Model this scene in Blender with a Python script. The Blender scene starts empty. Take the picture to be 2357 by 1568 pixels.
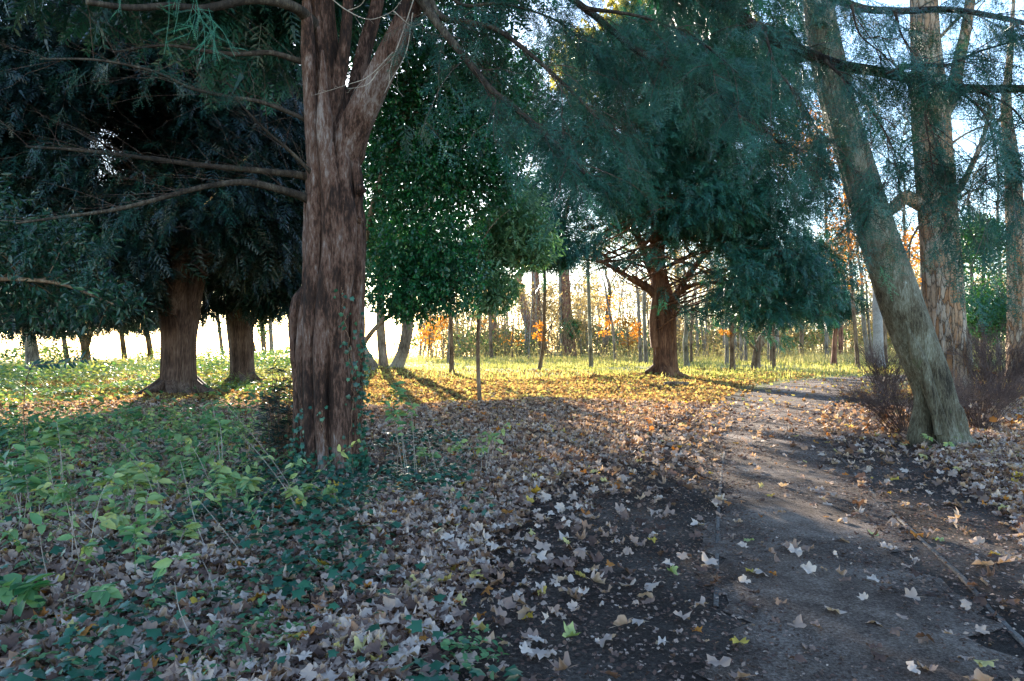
import bpy, math, random
import numpy as np
from mathutils import Vector

random.seed(11)
rng = np.random.default_rng(11)
SC = bpy.context.scene
COL = SC.collection
R = math.radians
pi = math.pi

# ------------------------------------------------------------------ picture <-> world
FPX, CX, HY, EYE = 1571.3, 1178.5, 784.0, 1.6      # focal length, centre, horizon (in pixels of a 2357 px wide photo), eye height


def P(px, py, d):
    return np.array([(px - CX) / FPX * d, d, EYE - (py - HY) / FPX * d])


def GD(py):
    return EYE * FPX / (py - HY)


def G(px, py):
    p = P(px, py, GD(py))
    p[2] = float(gh(p[0], p[1]))
    return p


# ------------------------------------------------------------------ path and ground
PATH = np.array([(0.55, -6), (0.9, -2), (1.3, 1), (1.75, 3.5), (2.55, 6), (3.3, 8.3), (4.2, 11), (6.0, 15.5), (8.3, 20), (11.4, 25), (15.0, 28.6), (21.0, 31.6), (34, 34.5)])
HALF = np.array([.7, .7, .7, .72, .75, .77, .8, .95, 1.25, 1.5, 1.5, 1.4, 1.3])


def path_s(x, y):
    """signed distance from the path's centre line (negative = left)"""
    cx = np.interp(y, PATH[:, 1], PATH[:, 0])
    sl = np.interp(y, (PATH[1:, 1] + PATH[:-1, 1]) / 2, np.diff(PATH[:, 0]) / np.diff(PATH[:, 1]))
    return (x - cx) / np.sqrt(1 + sl * sl)


def path_half(y):
    return np.interp(y, PATH[:, 1], HALF)


def sstep(a, b, v):
    t = np.clip((v - a) / (b - a), 0, 1)
    return t * t * (3 - 2 * t)


def gh(x, y):
    x = np.asarray(x, float); y = np.asarray(y, float)
    s = np.abs(path_s(x, y))
    amp = sstep(1.9, 4.5, s)
    z = amp * (.05 * np.sin(.7 * x + .35 * y + 1) + .04 * np.sin(1.25 * y - .5 * x) + .02 * np.sin(2.6 * x + 1.1 * y))
    # little mounds at the feet of the trees
    for (mx, my, mr, mh) in MOUNDS:
        z = z + mh * np.exp(-((x - mx) ** 2 + (y - my) ** 2) / (mr * mr))
    crest = 50 + 45 * sstep(-9, 2, x)
    d = np.maximum(0, y - crest)
    z = z - np.minimum(.055 * d, 9)
    return z


MOUNDS = [(-2.18, 8.2, 1.3, .03), (-9.36, 19.2, 2.2, .05), (-9.3, 23.7, 2.0, .05), (6.2, 28.6, 2.6, .06), (-5.6, 31.5, 1.9, .30), (5.95, 10.4, 1.3, .03)]


def sn(p, f, seed=0):
    """cheap smooth noise in about -1..1 for an (N,3) array"""
    r = np.random.default_rng(seed)
    o = np.zeros(len(p))
    for k in range(6):
        a = r.normal(size=3); a /= np.linalg.norm(a)
        o += np.sin(f * (p @ a) * (.7 + .3 * k) + r.uniform(0, 6.28)) / (1 + .35 * k)
    return o / 2.6


# ------------------------------------------------------------------ materials
def nt(name):
    m = bpy.data.materials.new(name); m.use_nodes = True
    n = m.node_tree.nodes; n.clear()
    out = n.new('ShaderNodeOutputMaterial')
    return m, m.node_tree, out


def N(t, kind, **kw):
    n = t.nodes.new(kind)
    for k, v in kw.items():
        if k.startswith('_'):
            setattr(n, k[1:], v)
        else:
            key = k.replace('__', ' ')
            n.inputs[int(key[1:]) if key[0] == 'i' and key[1:].isdigit() else key].default_value = v
    return n


def ramp(t, stops, fac):
    r = t.nodes.new('ShaderNodeValToRGB')
    e = r.color_ramp.elements
    while len(e) < len(stops):
        e.new(.5)
    for el, (p, c) in zip(e, stops):
        el.position = p; el.color = (*c, 1)
    t.links.new(fac, r.inputs[0])
    return r


def leaf_mat(name, stops, rough=.45, trans=.35, tcol=(1.2, 1.25, .7), spec=.5):
    m, t, out = nt(name)
    a = N(t, 'ShaderNodeAttribute', _attribute_name='tint')
    r = ramp(t, stops, a.outputs['Fac'])
    p = N(t, 'ShaderNodeBsdfPrincipled', Roughness=rough)
    p.inputs['Specular IOR Level'].default_value = spec
    t.links.new(r.outputs[0], p.inputs['Base Color'])
    if trans > 0:
        mul = N(t, 'ShaderNodeMix', _data_type='RGBA', _blend_type='MULTIPLY')
        mul.inputs[0].default_value = 1; mul.inputs[7].default_value = (*tcol, 1)
        t.links.new(r.outputs[0], mul.inputs[6])
        tr = N(t, 'ShaderNodeBsdfTranslucent')
        t.links.new(mul.outputs[2], tr.inputs[0])
        mx = N(t, 'ShaderNodeMixShader'); mx.inputs[0].default_value = trans
        t.links.new(p.outputs[0], mx.inputs[1]); t.links.new(tr.outputs[0], mx.inputs[2])
        t.links.new(mx.outputs[0], out.inputs[0])
    else:
        t.links.new(p.outputs[0], out.inputs[0])
    return m


def bark_mat(name, stops, sxy=6, sz=1.0, bump=.6, dist=.03, fine=5, moss=None, rough=.85, lichen=None):
    m, t, out = nt(name)
    tc = N(t, 'ShaderNodeTexCoord')
    mp = N(t, 'ShaderNodeMapping'); mp.inputs['Scale'].default_value = (sxy, sxy, sz)
    t.links.new(tc.outputs['Object'], mp.inputs[0])
    n1 = N(t, 'ShaderNodeTexNoise', Scale=1.0, Detail=7, Roughness=.65, Distortion=.4)
    t.links.new(mp.outputs[0], n1.inputs[0])
    n2 = N(t, 'ShaderNodeTexNoise', Scale=float(fine), Detail=5, Roughness=.7)
    t.links.new(mp.outputs[0], n2.inputs[0])
    n3 = N(t, 'ShaderNodeTexNoise', Scale=1.3, Detail=3)
    t.links.new(tc.outputs['Object'], n3.inputs[0])
    mixf = N(t, 'ShaderNodeMath', _operation='MULTIPLY_ADD'); mixf.inputs[1].default_value = .55
    t.links.new(n2.outputs[0], mixf.inputs[0]); 
    mixg = N(t, 'ShaderNodeMath', _operation='MULTIPLY'); mixg.inputs[1].default_value = .5
    t.links.new(n1.outputs[0], mixg.inputs[0]); t.links.new(mixg.outputs[0], mixf.inputs[2])
    mixh = N(t, 'ShaderNodeMath', _operation='MULTIPLY_ADD'); mixh.inputs[1].default_value = .45
    t.links.new(n3.outputs[0], mixh.inputs[0]); t.links.new(mixf.outputs[0], mixh.inputs[2])
    off = N(t, 'ShaderNodeMath', _operation='MULTIPLY_ADD'); off.inputs[1].default_value = 3.4; off.inputs[2].default_value = -2.05
    t.links.new(mixh.outputs[0], off.inputs[0])
    r = ramp(t, stops, off.outputs[0])
    colr = r.outputs[0]
    for patch, seed in ((moss, 3.1), (lichen, 7.7)):
        if patch:
            pc, thr, sc = patch
            mp2 = N(t, 'ShaderNodeMapping'); mp2.inputs['Location'].default_value = (seed, seed * 2, 0)
            t.links.new(tc.outputs['Object'], mp2.inputs[0])
            nm = N(t, 'ShaderNodeTexNoise', Scale=float(sc), Detail=6, Roughness=.7)
            t.links.new(mp2.outputs[0], nm.inputs[0])
            rr = ramp(t, [(thr, (0, 0, 0)), (min(thr + .12, .99), (1, 1, 1))], nm.outputs[0])
            mm = N(t, 'ShaderNodeMix', _data_type='RGBA')
            t.links.new(rr.outputs[0], mm.inputs[0]); t.links.new(colr, mm.inputs[6]); mm.inputs[7].default_value = (*pc, 1)
            colr = mm.outputs[2]
    p = N(t, 'ShaderNodeBsdfPrincipled', Roughness=rough)
    p.inputs['Specular IOR Level'].default_value = .25
    t.links.new(colr, p.inputs['Base Color'])
    b = N(t, 'ShaderNodeBump', Strength=bump, Distance=dist)
    t.links.new(mixf.outputs[0], b.inputs['Height'])
    t.links.new(b.outputs[0], p.inputs['Normal'])
    t.links.new(p.outputs[0], out.inputs[0])
    return m


def plate_bark(name, stops, crack, sxy, sz, bump=.9, dist=.04, moss=None):
    """bark broken into plates by dark cracks"""
    m, t, out = nt(name)
    tc = N(t, 'ShaderNodeTexCoord')
    mp = N(t, 'ShaderNodeMapping'); mp.inputs['Scale'].default_value = (sxy, sxy, sz)
    t.links.new(tc.outputs['Object'], mp.inputs[0])
    nz = N(t, 'ShaderNodeTexNoise', Scale=2.2, Detail=5)
    t.links.new(mp.outputs[0], nz.inputs[0])
    ad = N(t, 'ShaderNodeMix', _data_type='RGBA', _blend_type='ADD'); ad.inputs[0].default_value = 1.0
    t.links.new(mp.outputs[0], ad.inputs[6]); t.links.new(nz.outputs[1], ad.inputs[7])
    v = N(t, 'ShaderNodeTexVoronoi', _feature='DISTANCE_TO_EDGE', Scale=1.0)
    t.links.new(ad.outputs[2], v.inputs['Vector'])
    v2 = N(t, 'ShaderNodeTexVoronoi', _feature='F1', Scale=1.0)
    t.links.new(ad.outputs[2], v2.inputs['Vector'])
    sp = N(t, 'ShaderNodeSeparateColor'); t.links.new(v2.outputs['Color'], sp.inputs[0])
    n2 = N(t, 'ShaderNodeTexNoise', Scale=14.0, Detail=6, Roughness=.7); t.links.new(tc.outputs['Object'], n2.inputs[0])
    mx = N(t, 'ShaderNodeMath', _operation='MULTIPLY_ADD'); mx.inputs[1].default_value = .55
    t.links.new(sp.outputs[0], mx.inputs[0])
    m2 = N(t, 'ShaderNodeMath', _operation='MULTIPLY'); m2.inputs[1].default_value = .5
    t.links.new(n2.outputs[0], m2.inputs[0]); t.links.new(m2.outputs[0], mx.inputs[2])
    r = ramp(t, stops, mx.outputs[0])
    cr = ramp(t, [(.0, (0, 0, 0)), (.09, (1, 1, 1))], v.outputs['Distance'])
    mm = N(t, 'ShaderNodeMix', _data_type='RGBA'); mm.inputs[6].default_value = (*crack, 1)
    t.links.new(cr.outputs[0], mm.inputs[0]); t.links.new(r.outputs[0], mm.inputs[7])
    colr = mm.outputs[2]
    if moss:
        pc, thr, sc = moss
        nm = N(t, 'ShaderNodeTexNoise', Scale=float(sc), Detail=6, Roughness=.7); t.links.new(tc.outputs['Object'], nm.inputs[0])
        rr = ramp(t, [(thr, (0, 0, 0)), (thr + .12, (1, 1, 1))], nm.outputs[0])
        m3 = N(t, 'ShaderNodeMix', _data_type='RGBA'); m3.inputs[7].default_value = (*pc, 1)
        t.links.new(rr.outputs[0], m3.inputs[0]); t.links.new(colr, m3.inputs[6]); colr = m3.outputs[2]
    p = N(t, 'ShaderNodeBsdfPrincipled', Roughness=.85); p.inputs['Specular IOR Level'].default_value = .25
    t.links.new(colr, p.inputs['Base Color'])
    hh = N(t, 'ShaderNodeMath', _operation='MULTIPLY_ADD'); hh.inputs[1].default_value = .35
    t.links.new(n2.outputs[0], hh.inputs[0])
    cl = N(t, 'ShaderNodeMath', _operation='MINIMUM'); cl.inputs[1].default_value = .18
    t.links.new(v.outputs['Distance'], cl.inputs[0])
    ml = N(t, 'ShaderNodeMath', _operation='MULTIPLY'); ml.inputs[1].default_value = 5
    t.links.new(cl.outputs[0], ml.inputs[0]); t.links.new(ml.outputs[0], hh.inputs[2])
    b = N(t, 'ShaderNodeBump', Strength=bump, Distance=dist); t.links.new(hh.outputs[0], b.inputs['Height'])
    t.links.new(b.outputs[0], p.inputs['Normal']); t.links.new(p.outputs[0], out.inputs[0])
    return m


M = {}
M['yew_bark'] = bark_mat('yew_bark', [(0, (.012, .006, .005)), (.34, (.035, .017, .012)), (.52, (.092, .045, .031)), (.76, (.135, .082, .066)), (1, (.23, .18, .165))], 8, 2.0, 1.0, .04)
M['yew_bark_far'] = bark_mat('yew_bark_far', [(0, (.018, .010, .009)), (.3, (.055, .032, .026)), (.6, (.11, .07, .056)), (1, (.19, .14, .12))], 9, .8, .9, .04)
M['yew_red'] = bark_mat('yew_red', [(0, (.025, .010, .006)), (.4, (.10, .043, .024)), (.7, (.18, .085, .046)), (1, (.26, .145, .09))], 9, .9, .8, .03)
M['bough_bark'] = bark_mat('bough_bark', [(0, (.008, .006, .005)), (.5, (.035, .026, .020)), (.8, (.07, .055, .042)), (1, (.12, .10, .075))], 10, 1.5, .9, .02)
M['grey_bark'] = bark_mat('grey_bark', [(0, (.05, .04, .03)), (.35, (.16, .13, .09)), (.65, (.27, .24, .18)), (1, (.38, .38, .30))], 5, 1.2, .8, .03, moss=((.10, .13, .045), .62, 1.6), lichen=((.42, .47, .43), .63, 5))
M['ash_bark'] = bark_mat('ash_bark', [(0, (.05, .04, .035)), (.4, (.17, .14, .11)), (.7, (.27, .23, .19)), (1, (.36, .33, .28))], 8, 1.2, .7, .02)
M['brown_bark'] = bark_mat('brown_bark', [(0, (.03, .018, .012)), (.4, (.13, .08, .05)), (.7, (.22, .15, .10)), (1, (.32, .25, .18))], 8, 1.2, .7, .02)
M['red_bark'] = bark_mat('red_bark', [(0, (.05, .02, .014)), (.4, (.17, .07, .045)), (.7, (.27, .13, .085)), (1, (.34, .20, .14))], 8, .5, .7, .04)
M['pine_bark'] = plate_bark('pine_bark', [(0, (.16, .085, .05)), (.3, (.27, .14, .07)), (.55, (.30, .20, .13)), (.8, (.34, .28, .22)), (1, (.42, .38, .33))], (.06, .04, .028), 9, 2.2, .9, .04)
M['lean_bark'] = bark_mat('lean_bark', [(0, (.02, .016, .010)), (.25, (.065, .052, .033)), (.5, (.115, .10, .068)), (.72, (.155, .145, .105)), (1, (.25, .25, .20))], 11, 2.6, 1.0, .06, moss=((.075, .105, .04), .60, 2.0), lichen=((.38, .42, .38), .66, 6))
M['twig'] = bark_mat('twig', [(0, (.06, .03, .02)), (.5, (.17, .09, .055)), (1, (.28, .18, .12))], 20, 20, .2, .004)
M['pale_twig'] = bark_mat('pale_twig', [(0, (.16, .12, .10)), (.5, (.30, .25, .21)), (1, (.42, .37, .32))], 20, 20, .2, .004)
M['shrub_twig'] = bark_mat('shrub_twig', [(0, (.045, .028, .025)), (.5, (.11, .07, .062)), (1, (.22, .165, .145))], 20, 20, .2, .004)
M['far_twig'] = bark_mat('far_twig', [(0, (.17, .15, .14)), (.5, (.27, .25, .24)), (1, (.36, .34, .33))], 3, 3, .1, .004)

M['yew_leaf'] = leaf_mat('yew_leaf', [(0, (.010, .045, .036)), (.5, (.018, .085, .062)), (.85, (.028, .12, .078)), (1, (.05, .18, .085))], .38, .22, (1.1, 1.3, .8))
M['yew_leaf_shaded'] = leaf_mat('yew_leaf_shaded', [(0, (.004, .014, .012)), (.6, (.006, .028, .021)), (1, (.014, .055, .036))], .36, .12, (1.1, 1.3, .8))  # same yew needles, with the shade of the left canopy put into the colour
M['yew_leaf_lit'] = leaf_mat('yew_leaf_lit', [(0, (.02, .11, .085)), (1, (.06, .24, .15))], .4, .3)  # same yew needles, with the light on them painted as brighter green
M['holly_leaf'] = leaf_mat('holly_leaf', [(0, (.010, .06, .034)), (.5, (.014, .105, .040)), (.85, (.03, .18, .05)), (1, (.14, .29, .10))], .28, .2, (1.1, 1.4, .5), .6)
M['laurel_leaf_lit'] = leaf_mat('laurel_leaf_lit', [(0, (.03, .10, .05)), (.5, (.085, .20, .10)), (1, (.22, .33, .18))], .35, .3, (1.2, 1.3, .6))  # pale tone paints in the sky light falling on these leaves
M['laurel_leaf_shaded'] = leaf_mat('laurel_leaf_shaded', [(0, (.006, .03, .021)), (.6, (.012, .058, .035)), (1, (.03, .10, .05))], .34, .18)  # same laurel leaf with shade put into a darker colour
M['ivy_leaf'] = leaf_mat('ivy_leaf', [(0, (.010, .050, .034)), (.6, (.018, .085, .048)), (1, (.04, .14, .07))], .36, .12, spec=.45)
M['young_leaf'] = leaf_mat('young_leaf', [(0, (.04, .15, .06)), (.4, (.16, .29, .12)), (.75, (.36, .42, .17)), (1, (.50, .47, .13))], .45, .4, (1.1, 1.15, .6))
M['litter'] = leaf_mat('litter', [(0, (.055, .034, .028)), (.2, (.17, .10, .08)), (.5, (.45, .325, .265)), (.74, (.62, .505, .44)), (.80, (.36, .15, .055)), (.89, (.50, .20, .035)), (.94, (.52, .36, .06)), (1, (.55, .47, .20))], .75, .3, (1.3, 1.0, .5), .15)
M['scrub'] = leaf_mat('scrub', [(0, (.10, .12, .05)), (.3, (.25, .21, .13)), (.6, (.42, .33, .20)), (.85, (.50, .36, .16)), (1, (.56, .50, .36))], .8, .5, (1.3, 1.15, .7), .1)
M['litter_gold'] = leaf_mat('litter_gold', [(0, (.09, .05, .03)), (.3, (.24, .13, .065)), (.5, (.34, .22, .125)), (.72, (.47, .34, .15)), (.86, (.38, .39, .13)), (1, (.56, .48, .19))], .8, .45, (1.25, 1.1, .65), .1)
M['meadow'] = leaf_mat('meadow', [(0, (.11, .15, .045)), (.3, (.30, .31, .10)), (.6, (.50, .44, .19)), (1, (.62, .52, .31))], .75, .5, (1.2, 1.15, .7), .1)
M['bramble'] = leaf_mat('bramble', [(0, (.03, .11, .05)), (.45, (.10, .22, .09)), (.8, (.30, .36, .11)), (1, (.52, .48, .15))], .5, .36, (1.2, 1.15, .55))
M['orange_leaf'] = leaf_mat('orange_leaf', [(0, (.28, .10, .02)), (.5, (.50, .22, .04)), (1, (.62, .38, .07))], .5, .5, (1.3, 1.05, .5))
M['yellow_lit_leaf'] = leaf_mat('yellow_lit_leaf', [(0, (.14, .16, .05)), (.5, (.30, .28, .08)), (1, (.50, .42, .14))], .5, .45, (1.25, 1.1, .5))  # yellow sunlight on the far crown is put into the leaf colour
M['bush_leaf'] = leaf_mat('bush_leaf', [(0, (.02, .09, .04)), (.5, (.05, .17, .05)), (1, (.12, .25, .06))], .4, .2, (1.1, 1.2, .5))


def ground_mat():
    m, t, out = nt('forest_soil')
    g = N(t, 'ShaderNodeNewGeometry')
    sx = N(t, 'ShaderNodeSeparateXYZ'); t.links.new(g.outputs['Position'], sx.inputs[0])
    n1 = N(t, 'ShaderNodeTexNoise', Scale=.9, Detail=8, Roughness=.6); t.links.new(g.outputs['Position'], n1.inputs[0])
    n2 = N(t, 'ShaderNodeTexNoise', Scale=38.0, Detail=6, Roughness=.75); t.links.new(g.outputs['Position'], n2.inputs[0])
    a = N(t, 'ShaderNodeMath', _operation='MULTIPLY_ADD'); a.inputs[1].default_value = .6
    b = N(t, 'ShaderNodeMath', _operation='MULTIPLY'); b.inputs[1].default_value = .55
    t.links.new(n2.outputs[0], a.inputs[0]); t.links.new(n1.outputs[0], b.inputs[0]); t.links.new(b.outputs[0], a.inputs[2])
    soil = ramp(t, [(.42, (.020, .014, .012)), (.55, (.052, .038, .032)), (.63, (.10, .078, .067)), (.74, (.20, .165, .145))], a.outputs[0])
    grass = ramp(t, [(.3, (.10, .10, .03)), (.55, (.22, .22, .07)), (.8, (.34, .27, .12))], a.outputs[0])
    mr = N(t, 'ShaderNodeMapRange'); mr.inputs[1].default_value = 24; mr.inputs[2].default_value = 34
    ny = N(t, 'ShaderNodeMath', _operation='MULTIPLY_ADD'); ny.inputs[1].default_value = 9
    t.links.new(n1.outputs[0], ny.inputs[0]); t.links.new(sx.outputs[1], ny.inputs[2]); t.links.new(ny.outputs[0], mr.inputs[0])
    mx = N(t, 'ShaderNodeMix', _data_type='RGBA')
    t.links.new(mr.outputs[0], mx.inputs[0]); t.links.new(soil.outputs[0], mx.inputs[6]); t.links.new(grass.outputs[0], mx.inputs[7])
    p = N(t, 'ShaderNodeBsdfPrincipled', Roughness=.85); p.inputs['Specular IOR Level'].default_value = .12
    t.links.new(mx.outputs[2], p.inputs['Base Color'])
    bp = N(t, 'ShaderNodeBump', Strength=1.0, Distance=.07); t.links.new(a.outputs[0], bp.inputs['Height']); t.links.new(bp.outputs[0], p.inputs['Normal'])
    t.links.new(p.outputs[0], out.inputs[0])
    return m


def path_mat():
    m, t, out = nt('trodden_gravel')
    g = N(t, 'ShaderNodeNewGeometry')
    n1 = N(t, 'ShaderNodeTexNoise', Scale=1.3, Detail=9, Roughness=.68, Distortion=.7); t.links.new(g.outputs['Position'], n1.inputs[0])
    n2 = N(t, 'ShaderNodeTexNoise', Scale=55.0, Detail=5, Roughness=.8); t.links.new(g.outputs['Position'], n2.inputs[0])
    vo = N(t, 'ShaderNodeTexVoronoi', Scale=75.0); t.links.new(g.outputs['Position'], vo.inputs[0])
    a = N(t, 'ShaderNodeMath', _operation='MULTIPLY_ADD'); a.inputs[1].default_value = .8
    b = N(t, 'ShaderNodeMath', _operation='MULTIPLY'); b.inputs[1].default_value = .8
    t.links.new(n2.outputs[0], a.inputs[0]); t.links.new(n1.outputs[0], b.inputs[0]); t.links.new(b.outputs[0], a.inputs[2])
    c = ramp(t, [(.60, (.034, .023, .019)), (.73, (.095, .064, .053)), (.83, (.20, .145, .12)), (.96, (.40, .32, .275))], a.outputs[0])
    sp = ramp(t, [(.10, (1, 1, 1)), (.22, (0, 0, 0))], vo.outputs['Distance'])
    mx = N(t, 'ShaderNodeMix', _data_type='RGBA'); mx.inputs[7].default_value = (.30, .27, .25, 1)
    ml = N(t, 'ShaderNodeMath', _operation='MULTIPLY'); ml.inputs[1].default_value = .35
    t.links.new(sp.outputs[0], ml.inputs[0]); t.links.new(ml.outputs[0], mx.inputs[0]); t.links.new(c.outputs[0], mx.inputs[6])
    p = N(t, 'ShaderNodeBsdfPrincipled', Roughness=.8); p.inputs['Specular IOR Level'].default_value = .14
    t.links.new(mx.outputs[2], p.inputs['Base Color'])
    bp = N(t, 'ShaderNodeBump', Strength=1.0, Distance=.09); t.links.new(a.outputs[0], bp.inputs['Height']); t.links.new(bp.outputs[0], p.inputs['Normal'])
    t.links.new(p.outputs[0], out.inputs[0])
    return m


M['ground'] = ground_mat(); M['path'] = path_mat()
M['board'] = bark_mat('weathered_board', [(0, (.04, .033, .03)), (.5, (.095, .08, .072)), (1, (.18, .155, .14))], 14, 14, .4, .006)


# ------------------------------------------------------------------ mesh building
class MB:
    def __init__(s):
        s.V, s.T, s.Q, s.C, s.n = [], [], [], [], 0

    def add(s, v, t=None, q=None, tint=.5):
        v = np.asarray(v, np.float32).reshape(-1, 3)
        if t is not None and len(t): s.T.append(np.asarray(t, np.int64).reshape(-1, 3) + s.n)
        if q is not None and len(q): s.Q.append(np.asarray(q, np.int64).reshape(-1, 4) + s.n)
        s.V.append(v)
        s.C.append(np.broadcast_to(np.asarray(tint, np.float32), (len(v),)) if np.ndim(tint) == 0 else np.asarray(tint, np.float32))
        s.n += len(v)

    def build(s, name, mat, parent=None, smooth=False, loc=None):
        me = bpy.data.meshes.new(name)
        V = np.concatenate(s.V) if s.V else np.zeros((0, 3), np.float32)
        base = np.array(loc if loc is not None else (parent['base'] if parent is not None else (0, 0, 0)), np.float32)
        V = V - base
        T = np.concatenate(s.T) if s.T else np.zeros((0, 3), np.int64)
        Q = np.concatenate(s.Q) if s.Q else np.zeros((0, 4), np.int64)
        me.vertices.add(len(V)); me.vertices.foreach_set('co', V.ravel())
        L = np.concatenate([T.ravel(), Q.ravel()]).astype(np.int32)
        me.loops.add(len(L)); me.loops.foreach_set('vertex_index', L)
        nt_, nq = len(T), len(Q)
        me.polygons.add(nt_ + nq)
        tot = np.concatenate([np.full(nt_, 3), np.full(nq, 4)]).astype(np.int32)
        st = np.concatenate([[0], np.cumsum(tot)[:-1]]).astype(np.int32) if nt_ + nq else np.zeros(0, np.int32)
        me.polygons.foreach_set('loop_start', st)
        if smooth: me.polygons.foreach_set('use_smooth', np.ones(nt_ + nq, bool))
        at = me.attributes.new('tint', 'FLOAT', 'POINT')
        at.data.foreach_set('value', np.clip(np.concatenate(s.C) if s.C else np.zeros(0), 0, 1).astype(np.float32))
        me.update(calc_edges=True)
        me.materials.append(mat)
        o = bpy.data.objects.new(name, me)
        COL.objects.link(o)
        if parent is not None:
            o.parent = parent
        else:
            o.location = base
        return o


def tag(o, label=None, cat=None, group=None, kind=None):
    if label: o['label'] = label
    if cat: o['category'] = cat
    if group: o['group'] = group
    if kind: o['kind'] = kind
    return o


def thing(name, label, cat, loc, group=None):
    o = bpy.data.objects.new(name, None); COL.objects.link(o)
    o.location = [float(v) for v in loc]; o['base'] = [float(v) for v in loc]
    o.empty_display_size = .3
    return tag(o, label, cat, group)


def norm(a):
    return a / np.maximum(np.linalg.norm(a, axis=-1, keepdims=True), 1e-9)


def smooth_pts(pts, n):
    """Catmull-Rom through the points (columns beyond xyz, such as radius, are carried along)"""
    p = np.asarray(pts, float)
    k = len(p)
    if k == 2:
        t = np.linspace(0, 1, n)[:, None]
        return p[0] * (1 - t) + p[1] * t
    e = np.vstack([2 * p[0] - p[1], p, 2 * p[-1] - p[-2]])
    u = np.linspace(0, k - 1 - 1e-6, n); i = u.astype(int); f = (u - i)[:, None]
    a, b, c, d = e[i], e[i + 1], e[i + 2], e[i + 3]
    return .5 * (2 * b + (c - a) * f + (2 * a - 5 * b + 4 * c - d) * f ** 2 + (3 * b - a - 3 * c + d) * f ** 3)


def tube(mb, pts, rad, seg=10, flute=None, cap=True, tint=.5):
    """one tapering tube along pts; flute(theta, k/n) multiplies the radius"""
    P_ = np.asarray(pts, float); n = len(P_)
    rad = np.broadcast_to(np.asarray(rad, float), (n,))
    T = norm(np.gradient(P_, axis=0))
    ref = np.array([0, 1., 0]) if abs(T[0][1]) < .9 else np.array([1., 0, 0])
    A = np.zeros_like(P_); a = norm(np.cross(ref, T[0]))
    for i in range(n):
        a = a - T[i] * (a @ T[i]); a = a / np.linalg.norm(a); A[i] = a
    B = np.cross(T, A)
    th = np.linspace(0, 2 * pi, seg, endpoint=False)
    rr = rad[:, None] * (np.ones((n, seg)) if flute is None else flute(th[None, :], np.linspace(0, 1, n)[:, None]))
    V = P_[:, None, :] + rr[..., None] * (np.cos(th)[None, :, None] * A[:, None, :] + np.sin(th)[None, :, None] * B[:, None, :])
    i = np.arange(n - 1)[:, None] * seg; j = np.arange(seg)[None, :]; j2 = (j + 1) % seg
    Q = np.stack([i + j, i + j2, i + seg + j2, i + seg + j], -1).reshape(-1, 4)
    V = V.reshape(-1, 3); t = []
    if cap:
        V = np.vstack([V, P_[-1] + T[-1] * rad[-1] * .4]); c = n * seg; b0 = (n - 1) * seg
        t = [(b0 + k, b0 + (k + 1) % seg, c) for k in range(seg)]
    mb.add(V, t, Q, tint)


def twigs(mb, Pn, Rn, seg=3, tint=.5):
    """many thin tubes at once: Pn (N,M,3), Rn (N,M)"""
    n, m = Pn.shape[:2]
    if n == 0: return
    T = norm(np.gradient(Pn, axis=1))
    ref = np.where(np.abs(T[..., 2:3]) > .9, np.array([1., 0, 0]), np.array([0, 0, 1.]))
    A = norm(np.cross(ref, T)); B = np.cross(T, A)
    th = np.linspace(0, 2 * pi, seg, endpoint=False)
    V = Pn[:, :, None, :] + Rn[:, :, None, None] * (np.cos(th)[None, None, :, None] * A[:, :, None, :] + np.sin(th)[None, None, :, None] * B[:, :, None, :])
    i = (np.arange(n)[:, None, None] * m + np.arange(m - 1)[None, :, None]) * seg
    j = np.arange(seg)[None, None, :]; j2 = (j + 1) % seg
    Q = np.stack([i + j, i + j2, i + seg + j2, i + seg + j], -1).reshape(-1, 4)
    mb.add(V.reshape(-1, 3), None, Q, tint)


def place(mb, tpl, O, X, UP, S, tint):
    """copies of a template (verts, tris) set by origin, x direction, up hint and size"""
    v, t = tpl
    n, k = len(O), len(v)
    if n == 0: return
    X = norm(X); Y = norm(np.cross(UP, X)); Z = np.cross(X, Y)
    S = np.broadcast_to(np.asarray(S, float), (n,))
    W = (v[None, :, 0:1] * X[:, None] + v[None, :, 1:2] * Y[:, None] + v[None, :, 2:3] * Z[:, None]) * S[:, None, None] + O[:, None]
    F = (np.arange(n)[:, None, None] * k + t[None]).reshape(-1, 3)
    mb.add(W.reshape(-1, 3), F, None, np.repeat(np.broadcast_to(np.asarray(tint, float), (n,)), k))


def rdir(n, up=0.0):
    d = rng.normal(size=(n, 3)); d[:, 2] += up
    return norm(d)


# ---- leaf and spray shapes (length 1 along x)
def ovate(w=.25, droop=.12, fold=.08):
    v = np.array([(0, 0, 0), (1, 0, -droop), (.3, w, fold), (.7, w * .8, fold - droop * .5), (.3, -w, fold), (.7, -w * .8, fold - droop * .5), (.5, 0, -.02)], float)
    t = np.array([(0, 6, 2), (2, 6, 3), (3, 6, 1), (0, 4, 6), (4, 5, 6), (5, 1, 6)])
    return v, t


def rhomb(w=.3, fold=.08):
    v = np.array([(0, 0, 0), (.45, w, fold), (1, 0, 0), (.45, -w, fold)], float)
    return v, np.array([(0, 2, 1), (0, 3, 2)])


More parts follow.
